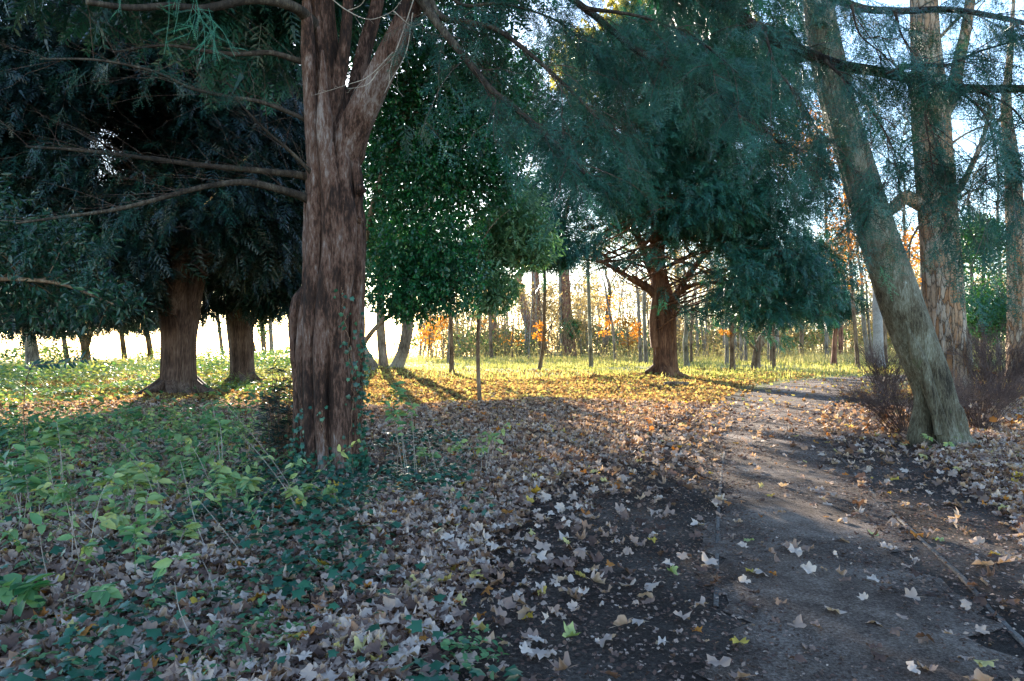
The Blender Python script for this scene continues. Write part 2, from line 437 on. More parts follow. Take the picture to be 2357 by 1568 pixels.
def yew_spray(n=15, nl=.085, nw=.018, droop=.35):
    """a twig with two ranks of flat needles"""
    V, T = [], []
    xs = np.linspace(.04, 1, n)
    for k, x in enumerate(xs):
        z = -droop * x * x
        l = nl * (1.0 if x < .8 else .75)
        for sgn in (1, -1):
            b = len(V)
            V += [(x - nw, 0, z), (x + nw, 0, z), (x + l * .55, sgn * l, z - .012 + .01 * ((k * 7) % 3))]
            T.append((b, b + 1, b + 2) if sgn > 0 else (b, b + 2, b + 1))
    b = len(V)
    V += [(0, .006, 0), (0, -.006, 0), (.5, 0, -droop * .25 + .004), (1, 0, -droop)]
    T += [(b, b + 1, b + 2), (b, b + 2, b + 3)]
    return np.array(V, float), np.array(T)


def fan_spray(n=6, l=.34, w=.05, droop=.3):
    """a yew branchlet with side shoots, for trees farther off"""
    V, T = [], []
    for k in range(n):
        x = .05 + .8 * k / (n - 1); z = -droop * x * x
        for sgn in (1, -1):
            L = l * (1.05 - .6 * x); a = R(46 + 8 * ((k * 5 + sgn) % 3))
            dx, dy = math.cos(a), math.sin(a) * sgn
            b = len(V)
            V += [(x, 0, z), (x + dx * L * .5 - dy * w, dy * L * .5 + dx * w, z - .03), (x + dx * L, dy * L, z - .14 * L - .05), (x + dx * L * .5 + dy * w, dy * L * .5 - dx * w, z - .03)]
            T += [(b, b + 2, b + 1), (b, b + 3, b + 2)]
    b = len(V)
    V += [(0, .012, 0), (0, -.012, 0), (1.0, 0, -droop), (.55, .05, -droop * .3), (.55, -.05, -droop * .3)]
    T += [(b, b + 1, b + 2), (b + 3, b + 4, b + 2)]
    return np.array(V, float), np.array(T)


def maple(seed, detail=True):
    """a lobed sycamore leaf, dried and curled; every seed curls in its own way"""
    r = np.random.default_rng(seed)
    if detail:
        ang = [0, 10, 20, 30, 42, 52, 62, 78, 96, 110, 124, 150, 176]
        rad = [1, .80, .74, .62, .76, .90, .74, .58, .66, .74, .58, .44, .14]
    else:
        ang = [0, 26, 50, 76, 108, 150]
        rad = [1, .66, .90, .60, .72, .42]
    a = np.array(ang + [360 - q for q in ang[::-1] if 0 < q]) * pi / 180
    rr = np.array(rad + [q for q, g in zip(rad[::-1], ang[::-1]) if g > 0]) * (1 + r.uniform(-.1, .1, len(a)))
    n = len(a)
    x = rr * np.cos(a); y = rr * np.sin(a)
    c1, c2, c3 = r.uniform(-.4, .8), r.uniform(-.8, .7), r.uniform(-.3, .3)
    fold = (seed % 4 == 0) * r.uniform(.3, .8)
    z = c1 * y * y + c2 * np.maximum(0, x - .15) ** 2 + c3 * np.sin(5 * a + r.uniform(0, 6)) * rr + .13 * r.normal(size=n) * rr + fold * np.abs(y)
    y = y / (1 + .5 * fold); x = x * (1 - .25 * np.abs(c2) * np.maximum(x, 0))
    V = np.vstack([[(.05, 0, -.02)], np.stack([x, y, z], -1)])
    T = [(0, 1 + k, 1 + (k + 1) % n) for k in range(n)]
    if detail:
        b = len(V); w = r.uniform(-.25, .25)
        V = np.vstack([V, [(-.08, .012, .0), (-.08, -.012, 0), (-.55, w * .5, .05), (-.95, w, .02)]])
        T += [(b, b + 1, b + 2), (b, b + 2, b + 3)]
    V[:, 0] -= .25
    return V * .55, np.array(T)


def ivy_leaf():
    a = np.array([0, 22, 48, 80, 120, 165, 195, 240, 280, 312, 338]) * pi / 180
    r_ = np.array([1, .55, .78, .48, .62, .3, .3, .62, .48, .78, .55])
    V = np.vstack([[(.1, 0, .06)], np.stack([r_ * np.cos(a), r_ * np.sin(a), -.12 * r_ * r_], -1)]); V[:, 0] += .25
    return V * .8, np.array([(0, 1 + k, 1 + (k + 1) % 11) for k in range(11)])


def compound_spray(droop=.25, seed=0):
    """a flat yew branchlet: side twigs left and right, each set with two ranks of needles"""
    r = np.random.default_rng(seed); V, T = [], []
    def twig(o, a, L, n):
        c, s_ = math.cos(a), math.sin(a)
        for k in range(n):
            u = (k + .6) / n * L
            x, y = o[0] + c * u, o[1] + s_ * u
            z = -droop * x * x - .10 * u
            l = .085 * (1 if k < n - 2 else .7)
            for sg in (1, -1):
                aa = a + sg * R(62); b = len(V)
                V.extend([(x - c * .010, y - s_ * .010, z), (x + c * .010, y + s_ * .010, z), (x + math.cos(aa) * l, y + math.sin(aa) * l, z + r.uniform(-.03, .01))])
                T.append((b, b + 1, b + 2))
        b = len(V); e = (o[0] + c * L, o[1] + s_ * L)
        V.extend([(o[0] - s_ * .007, o[1] + c * .007, -droop * o[0] ** 2), (o[0] + s_ * .007, o[1] - c * .007, -droop * o[0] ** 2), (e[0], e[1], -droop * e[0] ** 2 - .10 * L)])
        T.append((b, b + 1, b + 2))
    twig((0, 0), r.uniform(-.05, .05), 1.0, 15)
    x = .10; k = 0
    while x < .85:
        twig((x, 0), (1 if k % 2 else -1) * R(r.uniform(38, 58)), (.55 - .42 * x) * r.uniform(.7, 1.15), 6 if x < .55 else 4)
        x += r.uniform(.10, .17); k += 1
    return np.array(V, float), np.array(T)


COMP = [compound_spray(.25, 1), compound_spray(.40, 2), compound_spray(.12, 3), compound_spray(.55, 4)]
SPRAY = [yew_spray(13, .095, .011, .30), yew_spray(12, .085, .011, .5), yew_spray(14, .09, .011, .12)]
FAN = [fan_spray(7, .34, .034, .3), fan_spray(6, .4, .036, .55), fan_spray(7, .28, .03, .15)]
OV, OVN = ovate(), ovate(.15, .18, .05)
RH, RHN = rhomb(), rhomb(.16, .04)
MAPLE = [maple(k) for k in range(12)]
MAPLE_FAR = [maple(50 + k, False) for k in range(8)]
IVY = ivy_leaf()


# ------------------------------------------------------------------ crowns
def blob_points(ells, n, thr=-.3, freq=1.1, seed=1, shell=.45):
    """points spread through a union of ellipsoids [(centre, radii), ...] with noisy gaps; also the outward direction"""
    w = np.array([np.prod(e[1]) ** .75 for e in ells]); w = w / w.sum()
    out, nor = [], []
    for (c, r), f in zip(ells, w):
        k = int(n * f * 1.8) + 4
        d = rdir(k); rad = rng.uniform(0, 1, k) ** shell
        p = np.asarray(c) + d * rad[:, None] * np.asarray(r)
        keep = sn(p, freq, seed) + rng.normal(size=k) * .12 > thr
        idx = np.nonzero(keep)[0][:int(n * f)]
        out.append(p[idx]); nor.append(d[idx])
    return np.vstack(out), np.vstack(nor)


def clump_points(ells, n, per, spread, **kw):
    """leaf positions gathered into clumps"""
    c, d = blob_points(ells, n, **kw)
    o = np.repeat(c, per, 0) + rng.normal(size=(len(c) * per, 3)) * spread * np.array([1, 1, .7])
    return o, np.repeat(d, per, 0)


def sprays_at(mb, O, X, size, tint0=.5, tpls=SPRAY, up=None, var=.35):
    n = len(O)
    if up is None:
        up = norm(np.array([0, 0, 1.]) + rng.normal(size=(n, 3)) * .45)
    s = size * rng.uniform(1 - var, 1 + var, n)
    tt = tint0 + rng.normal(size=n) * .16 + .12 * sn(O, 1.7, 5)
    g = rng.integers(0, len(tpls), n)
    for k in range(len(tpls)):
        q = g == k
        place(mb, tpls[k], O[q], X[q], up[q], s[q], tt[q])


def branch_family(prims, spacing, lrange, droop=.5, side=.9, start=.12, npts=7, up=0.05):
    """drooping side branchlets along primary branches (each an (M,3) array); returns (N,npts,3)"""
    res = []
    for pr in prims:
        pr = np.asarray(pr)[:, :3]
        seg = np.linalg.norm(np.diff(pr, axis=0), axis=1); L = np.concatenate([[0], np.cumsum(seg)])
        k = max(2, int(L[-1] / spacing))
        u = rng.uniform(start, 1, k) * L[-1]
        o = np.stack([np.interp(u, L, pr[:, c]) for c in range(3)], -1)
        T = norm(np.gradient(pr, axis=0))
        tg = norm(np.stack([np.interp(u, L, T[:, c]) for c in range(3)], -1))
        lat = norm(np.cross(tg, [0, 0, 1.])) * rng.choice([-1, 1], k)[:, None]
        d = norm(tg * rng.uniform(.3, .9, (k, 1)) + lat * rng.uniform(.2, 1, (k, 1)) * side + rng.normal(size=(k, 3)) * .2 + np.array([0, 0, up]))
        ln = rng.uniform(*lrange, k) * (1 - .35 * u / L[-1])
        s = np.linspace(0, 1, npts)[None, :, None]
        p = o[:, None] + d[:, None] * s * ln[:, None, None]
        p[..., 2] -= (droop * rng.uniform(.4, 1.3, k) * ln)[:, None] * s[..., 0] ** 2
        p += rng.normal(size=p.shape) * .012 * s
        res.append(p)
    return np.vstack(res)


def sprays_on(mb, P2, size, tint, per=2, skip=1, tpls=SPRAY, down=.35, keep=1.0):
    n, m = P2.shape[:2]
    T = norm(np.gradient(P2, axis=1))
    O, X = [], []
    for rep in range(per):
        u = rng.uniform(skip, m - 1.001, (n, m - skip)); i = u.astype(int); f = (u - i)[..., None]
        row = np.arange(n)[:, None]
        o = P2[row, i] * (1 - f) + P2[row, i + 1] * f
        t = T[row, i]
        lat = norm(np.cross(t, [0, 0, 1.])) * rng.choice([-1, 1], (n, m - skip))[..., None]
        x = norm(t * .75 + lat * rng.uniform(.3, .9, (n, m - skip, 1)) + np.array([0, 0, -1]) * down * rng.uniform(.2, 1.6, (n, m - skip, 1)))
        O.append(o.reshape(-1, 3)); X.append(x.reshape(-1, 3))
    O.append(P2[:, -1]); X.append(norm(T[:, -1] + np.array([0, 0, -.3])))
    O, X = np.vstack(O), np.vstack(X)
    if keep < 1:
        q = rng.uniform(size=len(O)) < keep; O, X = O[q], X[q]
    sprays_at(mb, O, X, size, tint, tpls)


def limbs_to(mb, starts, targets, r0, rise=.0, npts=9, sag=.0, seg=5):
    """limbs sweeping from the trunk to points of the crown"""
    n = len(targets)
    s = np.linspace(0, 1, npts)[None, :, None]
    p = starts[:, None] * (1 - s) + targets[:, None] * s
    ln = np.linalg.norm(targets - starts, axis=1)
    p[..., 2] += (ln * rise)[:, None] * np.sin(pi * s[..., 0]) - (ln * sag)[:, None] * s[..., 0] ** 2
    wob = rng.normal(size=(n, 1, 3)) * .06 * ln[:, None, None]
    p += wob * np.sin(2 * pi * s) * .6 + rng.normal(size=p.shape) * .012 * ln[:, None, None] * np.sin(pi * s)
    rr = np.asarray(r0)[:, None] * (1 - .86 * s[..., 0]) if np.ndim(r0) else r0 * (1 - .86 * s[..., 0]) * np.ones((n, 1))
    twigs(mb, p, rr, seg)
    return p


def flutes(seed, amp, ks=(3, 5, 8, 13), z=6, base=0., tw=.6):
    r = np.random.default_rng(seed); ph = r.uniform(0, 6.28, (len(ks), 4))

    def f(th, u):
        o = np.ones(np.broadcast(th, u).shape)
        for i, k in enumerate(ks):
            drift = tw * np.sin(z * .35 * u + ph[i, 1]) + .8 / k * np.sin(z * u + ph[i, 2])
            c = np.cos((k * th + ph[i, 0]) / 2 + k * drift * .25)
            c2 = np.cos(k * th + ph[i, 0] + k * drift * .5)
            rid = 1 - 2 * np.abs(c2) ** .7 if i % 2 else c2
            o = o + amp / (1 + .55 * i) * rid * (.75 + .25 * np.sin(z * .8 * u + ph[i, 3]))
        return o
    return f


def root_flare(pts, rad, hgt, mul):
    """widen a trunk towards the ground"""
    z0 = pts[0, 2]
    return rad * (1 + mul * np.exp(-np.maximum(0, pts[:, 2] - z0) / hgt))


def trunk(mb, ctrl, seg=24, n=50, fl=None, flare=(.35, .5)):
    """ctrl rows: x, y, z, radius"""
    p = smooth_pts(ctrl, n)
    rad = p[:, 3]
    if flare: rad = root_flare(p, rad, flare[0], flare[1])
    tube(mb, p[:, :3], rad, seg, fl)
    return p


def roots(mb, base, r, n, reach, seed):
    """surface roots that run out from the foot of a trunk"""
    q_ = np.random.default_rng(seed)
    for k in range(n):
        a = 2 * pi * (k + q_.uniform(-.25, .25)) / n; L = reach * q_.uniform(.6, 1.2); w = r * q_.uniform(.22, .36)
        u = np.linspace(0, 1, 14); b_ = a + q_.uniform(-.5, .5) * u
        x = base[0] + np.cos(b_) * (r * .72 + L * u); y = base[1] + np.sin(b_) * (r * .72 + L * u)
        z = gh(x, y) + w * (1.5 * (1 - u) ** 3 + .35 * (1 - u)) - .35 * w * u
        tube(mb, np.stack([x, y, z], -1), w * (1.05 - .8 * u), 10, flutes(seed + k, .08, (2, 3), 5))


def pw(px, py, d, w):
    """a point of a trunk from its pixel, its distance and its width in pixels"""
    return [*P(px, py, d), w / FPX * d / 2]


# ================================================================== THE SETTING
def build_ground():
    u = np.linspace(-1, 1, 301); xs = np.sign(u) * (np.abs(u) * 18 + np.abs(u) ** 5 * 240)
    v = np.linspace(0, 1, 361); ys = -14 + v * 70 + v ** 6 * 330
    X, Y = np.meshgrid(xs, ys)
    Z = gh(X, Y)
    V = np.stack([X, Y, Z], -1).reshape(-1, 3)
    nx = len(xs); i = np.arange(len(ys) - 1)[:, None] * nx + np.arange(nx - 1)[None, :]
    Q = np.stack([i, i + 1, i + nx + 1, i + nx], -1).reshape(-1, 4)
    mb = MB(); mb.add(V, None, Q)
    tag(mb.build('ground', M['ground'], None, True), 'dark woodland soil under leaf litter and grass', 'ground', kind='structure')


def build_path():
    ys = np.concatenate([np.arange(-6, 24, .12), np.arange(24, 34.4, .04)])
    cx = np.interp(ys, PATH[:, 1], PATH[:, 0])
    k = np.ones(9) / 9; cx = np.convolve(np.pad(cx, 4, mode='edge'), k, 'valid')
    h = path_half(ys)
    rag = .10 * np.sin(ys * 2.1) + .07 * np.sin(ys * 5.3 + 1) + .05 * rng.normal(size=len(ys))
    rag2 = .10 * np.sin(ys * 1.7 + 2) + .07 * np.sin(ys * 4.6) + .05 * rng.normal(size=len(ys))
    tx = np.gradient(cx, ys); nrm = np.stack([1 / np.sqrt(1 + tx ** 2), -tx / np.sqrt(1 + tx ** 2)], -1)
    lat = np.linspace(-1, 1, 13)
    rows = []
    for l in lat:
        off = l * h + (rag if l < 0 else rag2) * abs(l)
        x = cx + nrm[:, 0] * off; y = ys + nrm[:, 1] * off
        z = .008 + .012 * (1 - l * l) + .006 * np.sin(3 * x + 2 * y) * (1 - l * l)
        rows.append(np.stack([x, y, z], -1))
    V = np.stack(rows, 1); n, m = V.shape[:2]
    i = np.arange(n - 1)[:, None] * m + np.arange(m - 1)[None, :]
    Q = np.stack([i, i + 1, i + m + 1, i + m], -1).reshape(-1, 4)
    mb = MB(); mb.add(V.reshape(-1, 3), None, Q)
    tag(mb.build('path', M['path'], None, True), 'trodden grey gravel path curving right between timber edgings', 'path', kind='structure')


def build_edging(pix, label, w=.03, hgt=.016, breaks=()):
    """a thin timber edging board that shows its top a few centimetres over the soil"""
    pts = np.array([[*(P(x, y, GD(y))[:2])] for x, y in pix])
    p = smooth_pts(np.c_[pts, np.zeros(len(pts))], 60)
    t = norm(np.gradient(p, axis=0)); s = np.stack([-t[:, 1], t[:, 0], 0 * t[:, 0]], -1)
    rz = hgt * (.75 + .35 * np.sin(np.arange(60) * .5) + .12 * rng.normal(size=60))
    for a, b in breaks: rz[int(a * 60):int(b * 60)] = .012
    prof = []
    for du, dz in ((-.5, -1.5), (-.5, .92), (-.3, 1.0), (.3, 1.0), (.5, .92), (.5, -1.5)):
        q = p + s * du * w; q[:, 2] = rz * dz + (.0 if dz > 0 else -.05); prof.append(q)
    V = np.stack(prof, 1); k = V.shape[1]
    i = np.arange(59)[:, None] * k + np.arange(k - 1)[None]
    Q = np.stack([i, i + 1, i + k + 1, i + k], -1).reshape(-1, 4)
    mb = MB(); mb.add(V.reshape(-1, 3), np.array([(0, 2, 1), (0, 3, 2), (0, 4, 3), (0, 5, 4)]), Q)
    o = mb.build('path_edging', M['board'], None, False, loc=(pts[0][0], pts[0][1], 0))
    tag(o, label, 'edging', 'timber boards edging the path')


build_ground(); build_path()
build_edging([(1683, 975), (1668, 1040), (1659, 1110), (1653, 1185), (1650, 1290), (1648, 1400)], 'half buried board along the path side nearer the big fluted yew', breaks=((.30, .42), (.55, .66), (.78, 1)))
build_edging([(1905, 1018), (1960, 1082), (2018, 1146), (2088, 1213), (2200, 1318), (2290, 1415), (2400, 1530)], 'long pale edging board beside the leaning tree', breaks=((.10, .14), (.30, .34), (.44, .52), (.70, .74), (.86, .9)))
build_edging([(1906, 941), (1926, 929), (1950, 914)], 'short dark edging board at the sunlit bend of the path', .05, .07)


# ------------------------------------------------------------------ fallen leaves
def scatter(n, x0, x1, y0, y1, dens):
    x = rng.uniform(x0, x1, n); y = rng.uniform(y0, y1, n)
    k = rng.uniform(size=n) < dens(x, y)
    k &= np.abs(x) < .80 * np.maximum(y, 0) + 1.2
    return x[k], y[k]


def litter_density(x, y):
    s = path_s(x, y); h = path_half(y)
    p = np.stack([x, y, 0 * x], -1)
    nz = sn(p, 1.6, 31) * .35
    mud = np.interp(y, [0, 3.2, 5, 7, 9, 11.5, 14, 18, 24], [2.35, 2.25, 2.4, 2.35, 2.2, 1.95, 1.7, 1.8, 2.3])
    left = sstep(0, .8, -s - mud + .35 + nz)
    right = sstep(0, 1.0, s - h - .75 + nz)
    thin = .025 + .05 * sstep(.2, 1.2, -s - h) + .06 * sstep(6, 12, y)
    onp = .016 + .012 * sstep(7, 14, y)
    d = np.maximum(left, right)
    d = np.where(np.abs(s) < h, onp, np.maximum(d, thin))
    # the leaf cover thins out under the undergrowth on the left and in the meadow
    d = d * (1 - .45 * sstep(0, 2.5, -x - 1.6 - .22 * y) * sstep(3.5, 6, y))
    d = d * (1 - .8 * sstep(26, 33, y + 2 * nz))
    return d


def put_leaves(mb, x, y, tpls, size, lift, tilt, tint, mound=0.0):
    n = len(x)
    z = gh(x, y) + lift * rng.uniform(0, 1, n) ** 1.5
    a = rng.uniform(0, 2 * pi, n)
    X = np.stack([np.cos(a), np.sin(a), rng.normal(size=n) * tilt], -1)
    U = norm(np.stack([rng.normal(size=n) * tilt, rng.normal(size=n) * tilt, np.ones(n)], -1))
    flip = rng.uniform(size=n) < .4
    U[flip] *= -1
    S = size * rng.uniform(.35, 1.3, n)
    O = np.stack([x, y, z + .012 + S * .05], -1)
    g = rng.integers(0, len(tpls), n)
    for k in range(len(tpls)):
        q = g == k
        place(mb, tpls[k], O[q], X[q], U[q], S[q], tint[q])


def build_litter():
    mb = MB()
    x, y = scatter(115000, -8, 8, 1.9, 9.2, litter_density)
    put_leaves(mb, x, y, MAPLE, .122, .07, .33, rng.beta(1.3, 1.3, len(x)) * .80 + (rng.uniform(size=len(x)) < .11) * .3)
    x, y = scatter(200000, -13, 13, 9.2, 17, litter_density)
    put_leaves(mb, x, y, MAPLE_FAR, .122, .06, .38, rng.beta(1.3, 1.3, len(x)) * .80 + (rng.uniform(size=len(x)) < .14) * .3)
    tag(mb.build('leaf_litter', M['litter']), 'dry pinkish brown fallen leaves lying thick on the woodland floor', 'leaf litter', kind='stuff')
    mb = MB()
    x, y = scatter(170000, -22, 26, 16.2, 36, litter_density)
    put_leaves(mb, x, y, MAPLE_FAR, .145, .05, .45, np.clip(rng.beta(1.3, 1.3, len(x)), 0, 1))
    tag(mb.build('golden_leaf_litter', M['litter_gold']), 'golden and russet fallen leaves on the sunny ground beyond the yew', 'leaf litter', kind='stuff')
    # crumbs of leaf, bark and grit on the mud
    mb = MB()
    n = 90000
    x = rng.uniform(-2, 8, n); y = rng.uniform(1.9, 15, n)
    s = path_s(x, y); k = (s > -3.2) & (s < 3.0) & (np.abs(x) < .8 * y + 1)
    x, y = x[k], y[k]
    put_leaves(mb, x, y, [MAPLE_FAR[0], MAPLE_FAR[3], RH], .030, .006, .3, rng.beta(1.1, 3.0, len(x)) * .75)
    tag(mb.build('leaf_crumbs', M['litter']), 'crumbs of broken leaf and grit trodden into the mud', 'leaf litter', kind='stuff')


build_litter()

# single leaves that stand out on the dark path: (px, py, size, kind, label)
FALLEN = [
    (1312, 1482, .17, 'lime', 'pale green lobed leaf with long stalk lying alone on the dark mud'),
    (1606, 1468, .10, 'orange', 'bright orange curled leaf lying alone on the near path'),
    (1700, 1490, .15, 'yellow', 'ragged yellow brown leaf beside the bright orange curled one'),
    (1730, 1325, .17, 'yellow', 'pale yellow stalked leaf near the middle of the path'),
    (1550, 1330, .15, 'lime', 'yellow green leaf on mud next to a heap of pale dead leaves'),
    (1725, 1254, .14, 'lime', 'yellow green leaf with stalk pointing right on the path edge'),
    (1975, 1190, .16, 'pale', 'cream leaf with long stalk on the gravel of the path'),
    (2010, 1240, .13, 'lime', 'grey green leaf flat on the path gravel'),
    (2110, 1241, .16, 'orange', 'orange brown leaf lying across the long edging board'),
    (2165, 1252, .13, 'lime', 'green stalked leaf just outside the long edging board'),
    (2040, 1272, .15, 'pale', 'whitish leaf below the grey green one on the path'),
    (2010, 1345, .14, 'pale', 'pale leaf with stalk alone on the wide near gravel'),
    (1660, 1162, .20, 'pale', 'large cream leaf at the end of the half buried board'),
    (1603, 1218, .20, 'pale', 'large pale leaf on top of dead brown leaves by the mud'),
    (1503, 1252, .12, 'yellow', 'small yellowish leaf on the mud left of the path'),
    (1400, 1138, .15, 'yellow', 'small yellow upturned leaf at the edge of the thick litter'),
    (1985, 1050, .22, 'pale', 'big cream leaf lying flat between board and leaning tree'),
    (1775, 1148, .14, 'yellow', 'yellow brown leaf in the middle of the path'),
    (1735, 1018, .16, 'pale', 'cream leaf on the sun striped gravel'),
    (1945, 1100, .12, 'orange', 'small rusty orange leaf beside the long board'),
    (1520, 1492, .11, 'pale', 'small crumpled pale leaf near the lone orange leaf'),
    (1935, 1020, .18, 'pale', 'pale leaf at the far end of the long edging board'),
]
TINTS = {'lime': ('young_leaf', .80), 'orange': ('litter', .87), 'yellow': ('litter', .95), 'pale': ('litter', .72)}
MEDGE = [maple(100 + k) for k in range(6)]
for i, (px, py, sz, kind, lab) in enumerate(FALLEN):
    p = G(px, py); mt, tv = TINTS[kind]
    mb = MB(); a = rng.uniform(0, 6.28)
    place(mb, MEDGE[i % 6], np.array([[p[0], p[1], p[2] + .03 + sz * .06]]), np.array([[math.cos(a), math.sin(a), .06]]), np.array([[.08, -.12, 1.]]), sz * .74, tv)
    tag(mb.build('fallen_leaf', M[mt], None, False, loc=p), lab, 'leaf', 'single fallen leaves lying on the path and mud')

# ------------------------------------------------------------------ ivy carpet, meadow, undergrowth
def build_ivy_carpet():
    mb = MB()
    def dens(x, y):
        p = np.stack([x, y, 0 * x], -1)
        z = sn(p, 1.9, 77)
        inside = sstep(-.2, .5, -x - .02 - .04 * y + .35 * z) * (1 - sstep(9.5, 13, y))
        near = sstep(.0, .55, z + .25 * sstep(5, 8, y) + .35 * np.exp(-((x + 2.1) ** 2 + (y - 7.3) ** 2) / 1.5))
        return inside * (.06 + .94 * near)
    x, y = scatter(52000, -10, 1.2, 2.0, 13, dens)
    n = len(x)
    z = gh(x, y) + rng.uniform(.04, .17, n)
    a = rng.uniform(0, 2 * pi, n)
    X = np.stack([np.cos(a), np.sin(a), rng.normal(size=n) * .3 - .1], -1)
    U = norm(np.stack([rng.normal(size=n) * .4, rng.normal(size=n) * .4, np.ones(n)], -1))
    place(mb, IVY, np.stack([x, y, z], -1), X, U, .062 * rng.uniform(.6, 1.4, n), np.clip(rng.beta(1.8, 2.2, n), 0, 1))
    tag(mb.build('ivy_ground_cover', M['ivy_leaf']), 'dark glossy ivy creeping among the leaves at the near left', 'ivy', kind='stuff')
    # soft green herbs between the leaves
    mb = MB()
    for (px, py, r_, k) in ((640, 1465, .20, 130), (520, 1390, .22, 130), (810, 1290, .18, 90), (700, 1350, .16, 60), (560, 1500, .2, 120), (830, 1180, .2, 90), (990, 1100, .25, 80), (520, 1540, .25, 160), (90, 1480, .35, 200), (140, 1540, .3, 160), (380, 1400, .15, 50), (1085, 1520, .13, 90)):
        p = G(px, py)
        xx = p[0] + rng.normal(size=k) * r_ * .6; yy = p[1] + rng.normal(size=k) * r_ * .8
        zz = gh(xx, yy) + rng.uniform(.02, .11, k)
        a = rng.uniform(0, 6.28, k)
        place(mb, OV, np.stack([xx, yy, zz], -1), np.stack([np.cos(a), np.sin(a), rng.normal(size=k) * .3], -1), norm(rng.normal(size=(k, 3)) * .35 + np.array([0, 0, 1.])), .05 * rng.uniform(.5, 1.3, k), rng.uniform(.0, .45, k))
    tag(mb.build('ground_herbs', M['young_leaf']), 'small soft green herbs sprouting through the fallen leaves', 'herbs', kind='stuff')


def blades(mb, x, y, h, w, tint, lean=.35):
    n = len(x); z = gh(x, y)
    a = rng.uniform(0, 2 * pi, n); b = rng.uniform(0, 2 * pi, n)
    dx, dy = np.cos(a) * w / 2, np.sin(a) * w / 2
    l = h * lean * rng.uniform(.1, 1.2, n)
    V = np.empty((n, 5, 3))
    V[:, 0] = np.stack([x - dx, y - dy, z], -1); V[:, 1] = np.stack([x + dx, y + dy, z], -1)
    mx, my = x + np.cos(b) * l * .35, y + np.sin(b) * l * .35
    V[:, 2] = np.stack([mx - dx * .7, my - dy * .7, z + h * .6], -1); V[:, 3] = np.stack([mx + dx * .7, my + dy * .7, z + h * .6], -1)
    V[:, 4] = np.stack([x + np.cos(b) * l, y + np.sin(b) * l, z + h], -1)
    i = np.arange(n)[:, None] * 5
    mb.add(V.reshape(-1, 3), np.concatenate([i + np.array([[2, 3, 4]])]), i + np.array([[0, 1, 3, 2]]), np.repeat(tint, 5))


def build_meadow():
    mb = MB()
    def dens(x, y):
        s = path_s(x, y); p = np.stack([x, y, 0 * x], -1)
        d = sstep(24.5, 31, y + 2.2 * sn(p, .9, 8))
        d = np.maximum(d, .0)
        d *= np.where(np.abs(s) < path_half(y) + .3, 0, 1)
        return d * (.35 + .65 * sstep(-.4, .4, sn(p, .8, 19)))
    x, y = scatter(90000, -30, 44, 23, 62, dens)
    n = len(x); p = np.stack([x, y, 0 * x], -1)
    tall = sstep(.15, .7, sn(p, .45, 3)) * sstep(36, 44, y)
    blades(mb, x, y, (.09 + .22 * rng.uniform(size=n) ** 2 + .6 * tall * rng.uniform(size=n)), .022 + .0006 * y, np.clip(.45 + .18 * rng.normal(size=n) + .35 * tall, 0, 1))
    # broad weed leaves
    x, y = scatter(60000, -26, 36, 21, 48, lambda x, y: dens(x, y + 2.5) * sstep(-.1, .45, sn(np.stack([x, y, 0 * x], -1), 1.3, 4)))
    n = len(x); a = rng.uniform(0, 6.28, n)
    place(mb, RH, np.stack([x, y, gh(x, y) + rng.uniform(.02, .16, n)], -1), np.stack([np.cos(a), np.sin(a), rng.normal(size=n) * .3 + .2], -1), norm(rng.normal(size=(n, 3)) * .4 + np.array([0, 0, 1.])), .13 * rng.uniform(.6, 1.4, n), np.clip(.30 + .2 * rng.normal(size=n), 0, 1))
    tag(mb.build('meadow_grass', M['meadow']), 'sunlit yellow green grass and weeds between the far trunks', 'grass', kind='stuff')
    # tall dry stalks at the back
    mb = MB()
    x, y = scatter(9000, -12, 44, 44, 74, lambda x, y: sstep(-.1, .5, sn(np.stack([x, y, 0 * x], -1), .35, 14)) * .8)
    n = len(x); z = gh(x, y); h = rng.uniform(.5, 1.5, n)
    s = np.linspace(0, 1, 4)[None, :, None]
    d = np.stack([rng.normal(size=n) * .25, rng.normal(size=n) * .25, np.ones(n)], -1)
    pp = np.stack([x, y, z], -1)[:, None] + d[:, None] * s * h[:, None, None]
    twigs(mb, pp, (.012 * (1 - .6 * s[..., 0])) * np.ones((n, 1)), 3, .8)
    k = rng.integers(0, n, n * 4); o = pp[k, rng.integers(1, 4, len(k))]
    place(mb, RHN, o, rdir(len(k), .2), rdir(len(k), 1), .16 * rng.uniform(.5, 1.3, len(k)), np.clip(.7 + .2 * rng.normal(size=len(k)), 0, 1))
    tag(mb.build('dry_weeds', M['meadow']), 'tall dry straw coloured weeds standing behind the sunlit grass', 'weeds', kind='stuff')


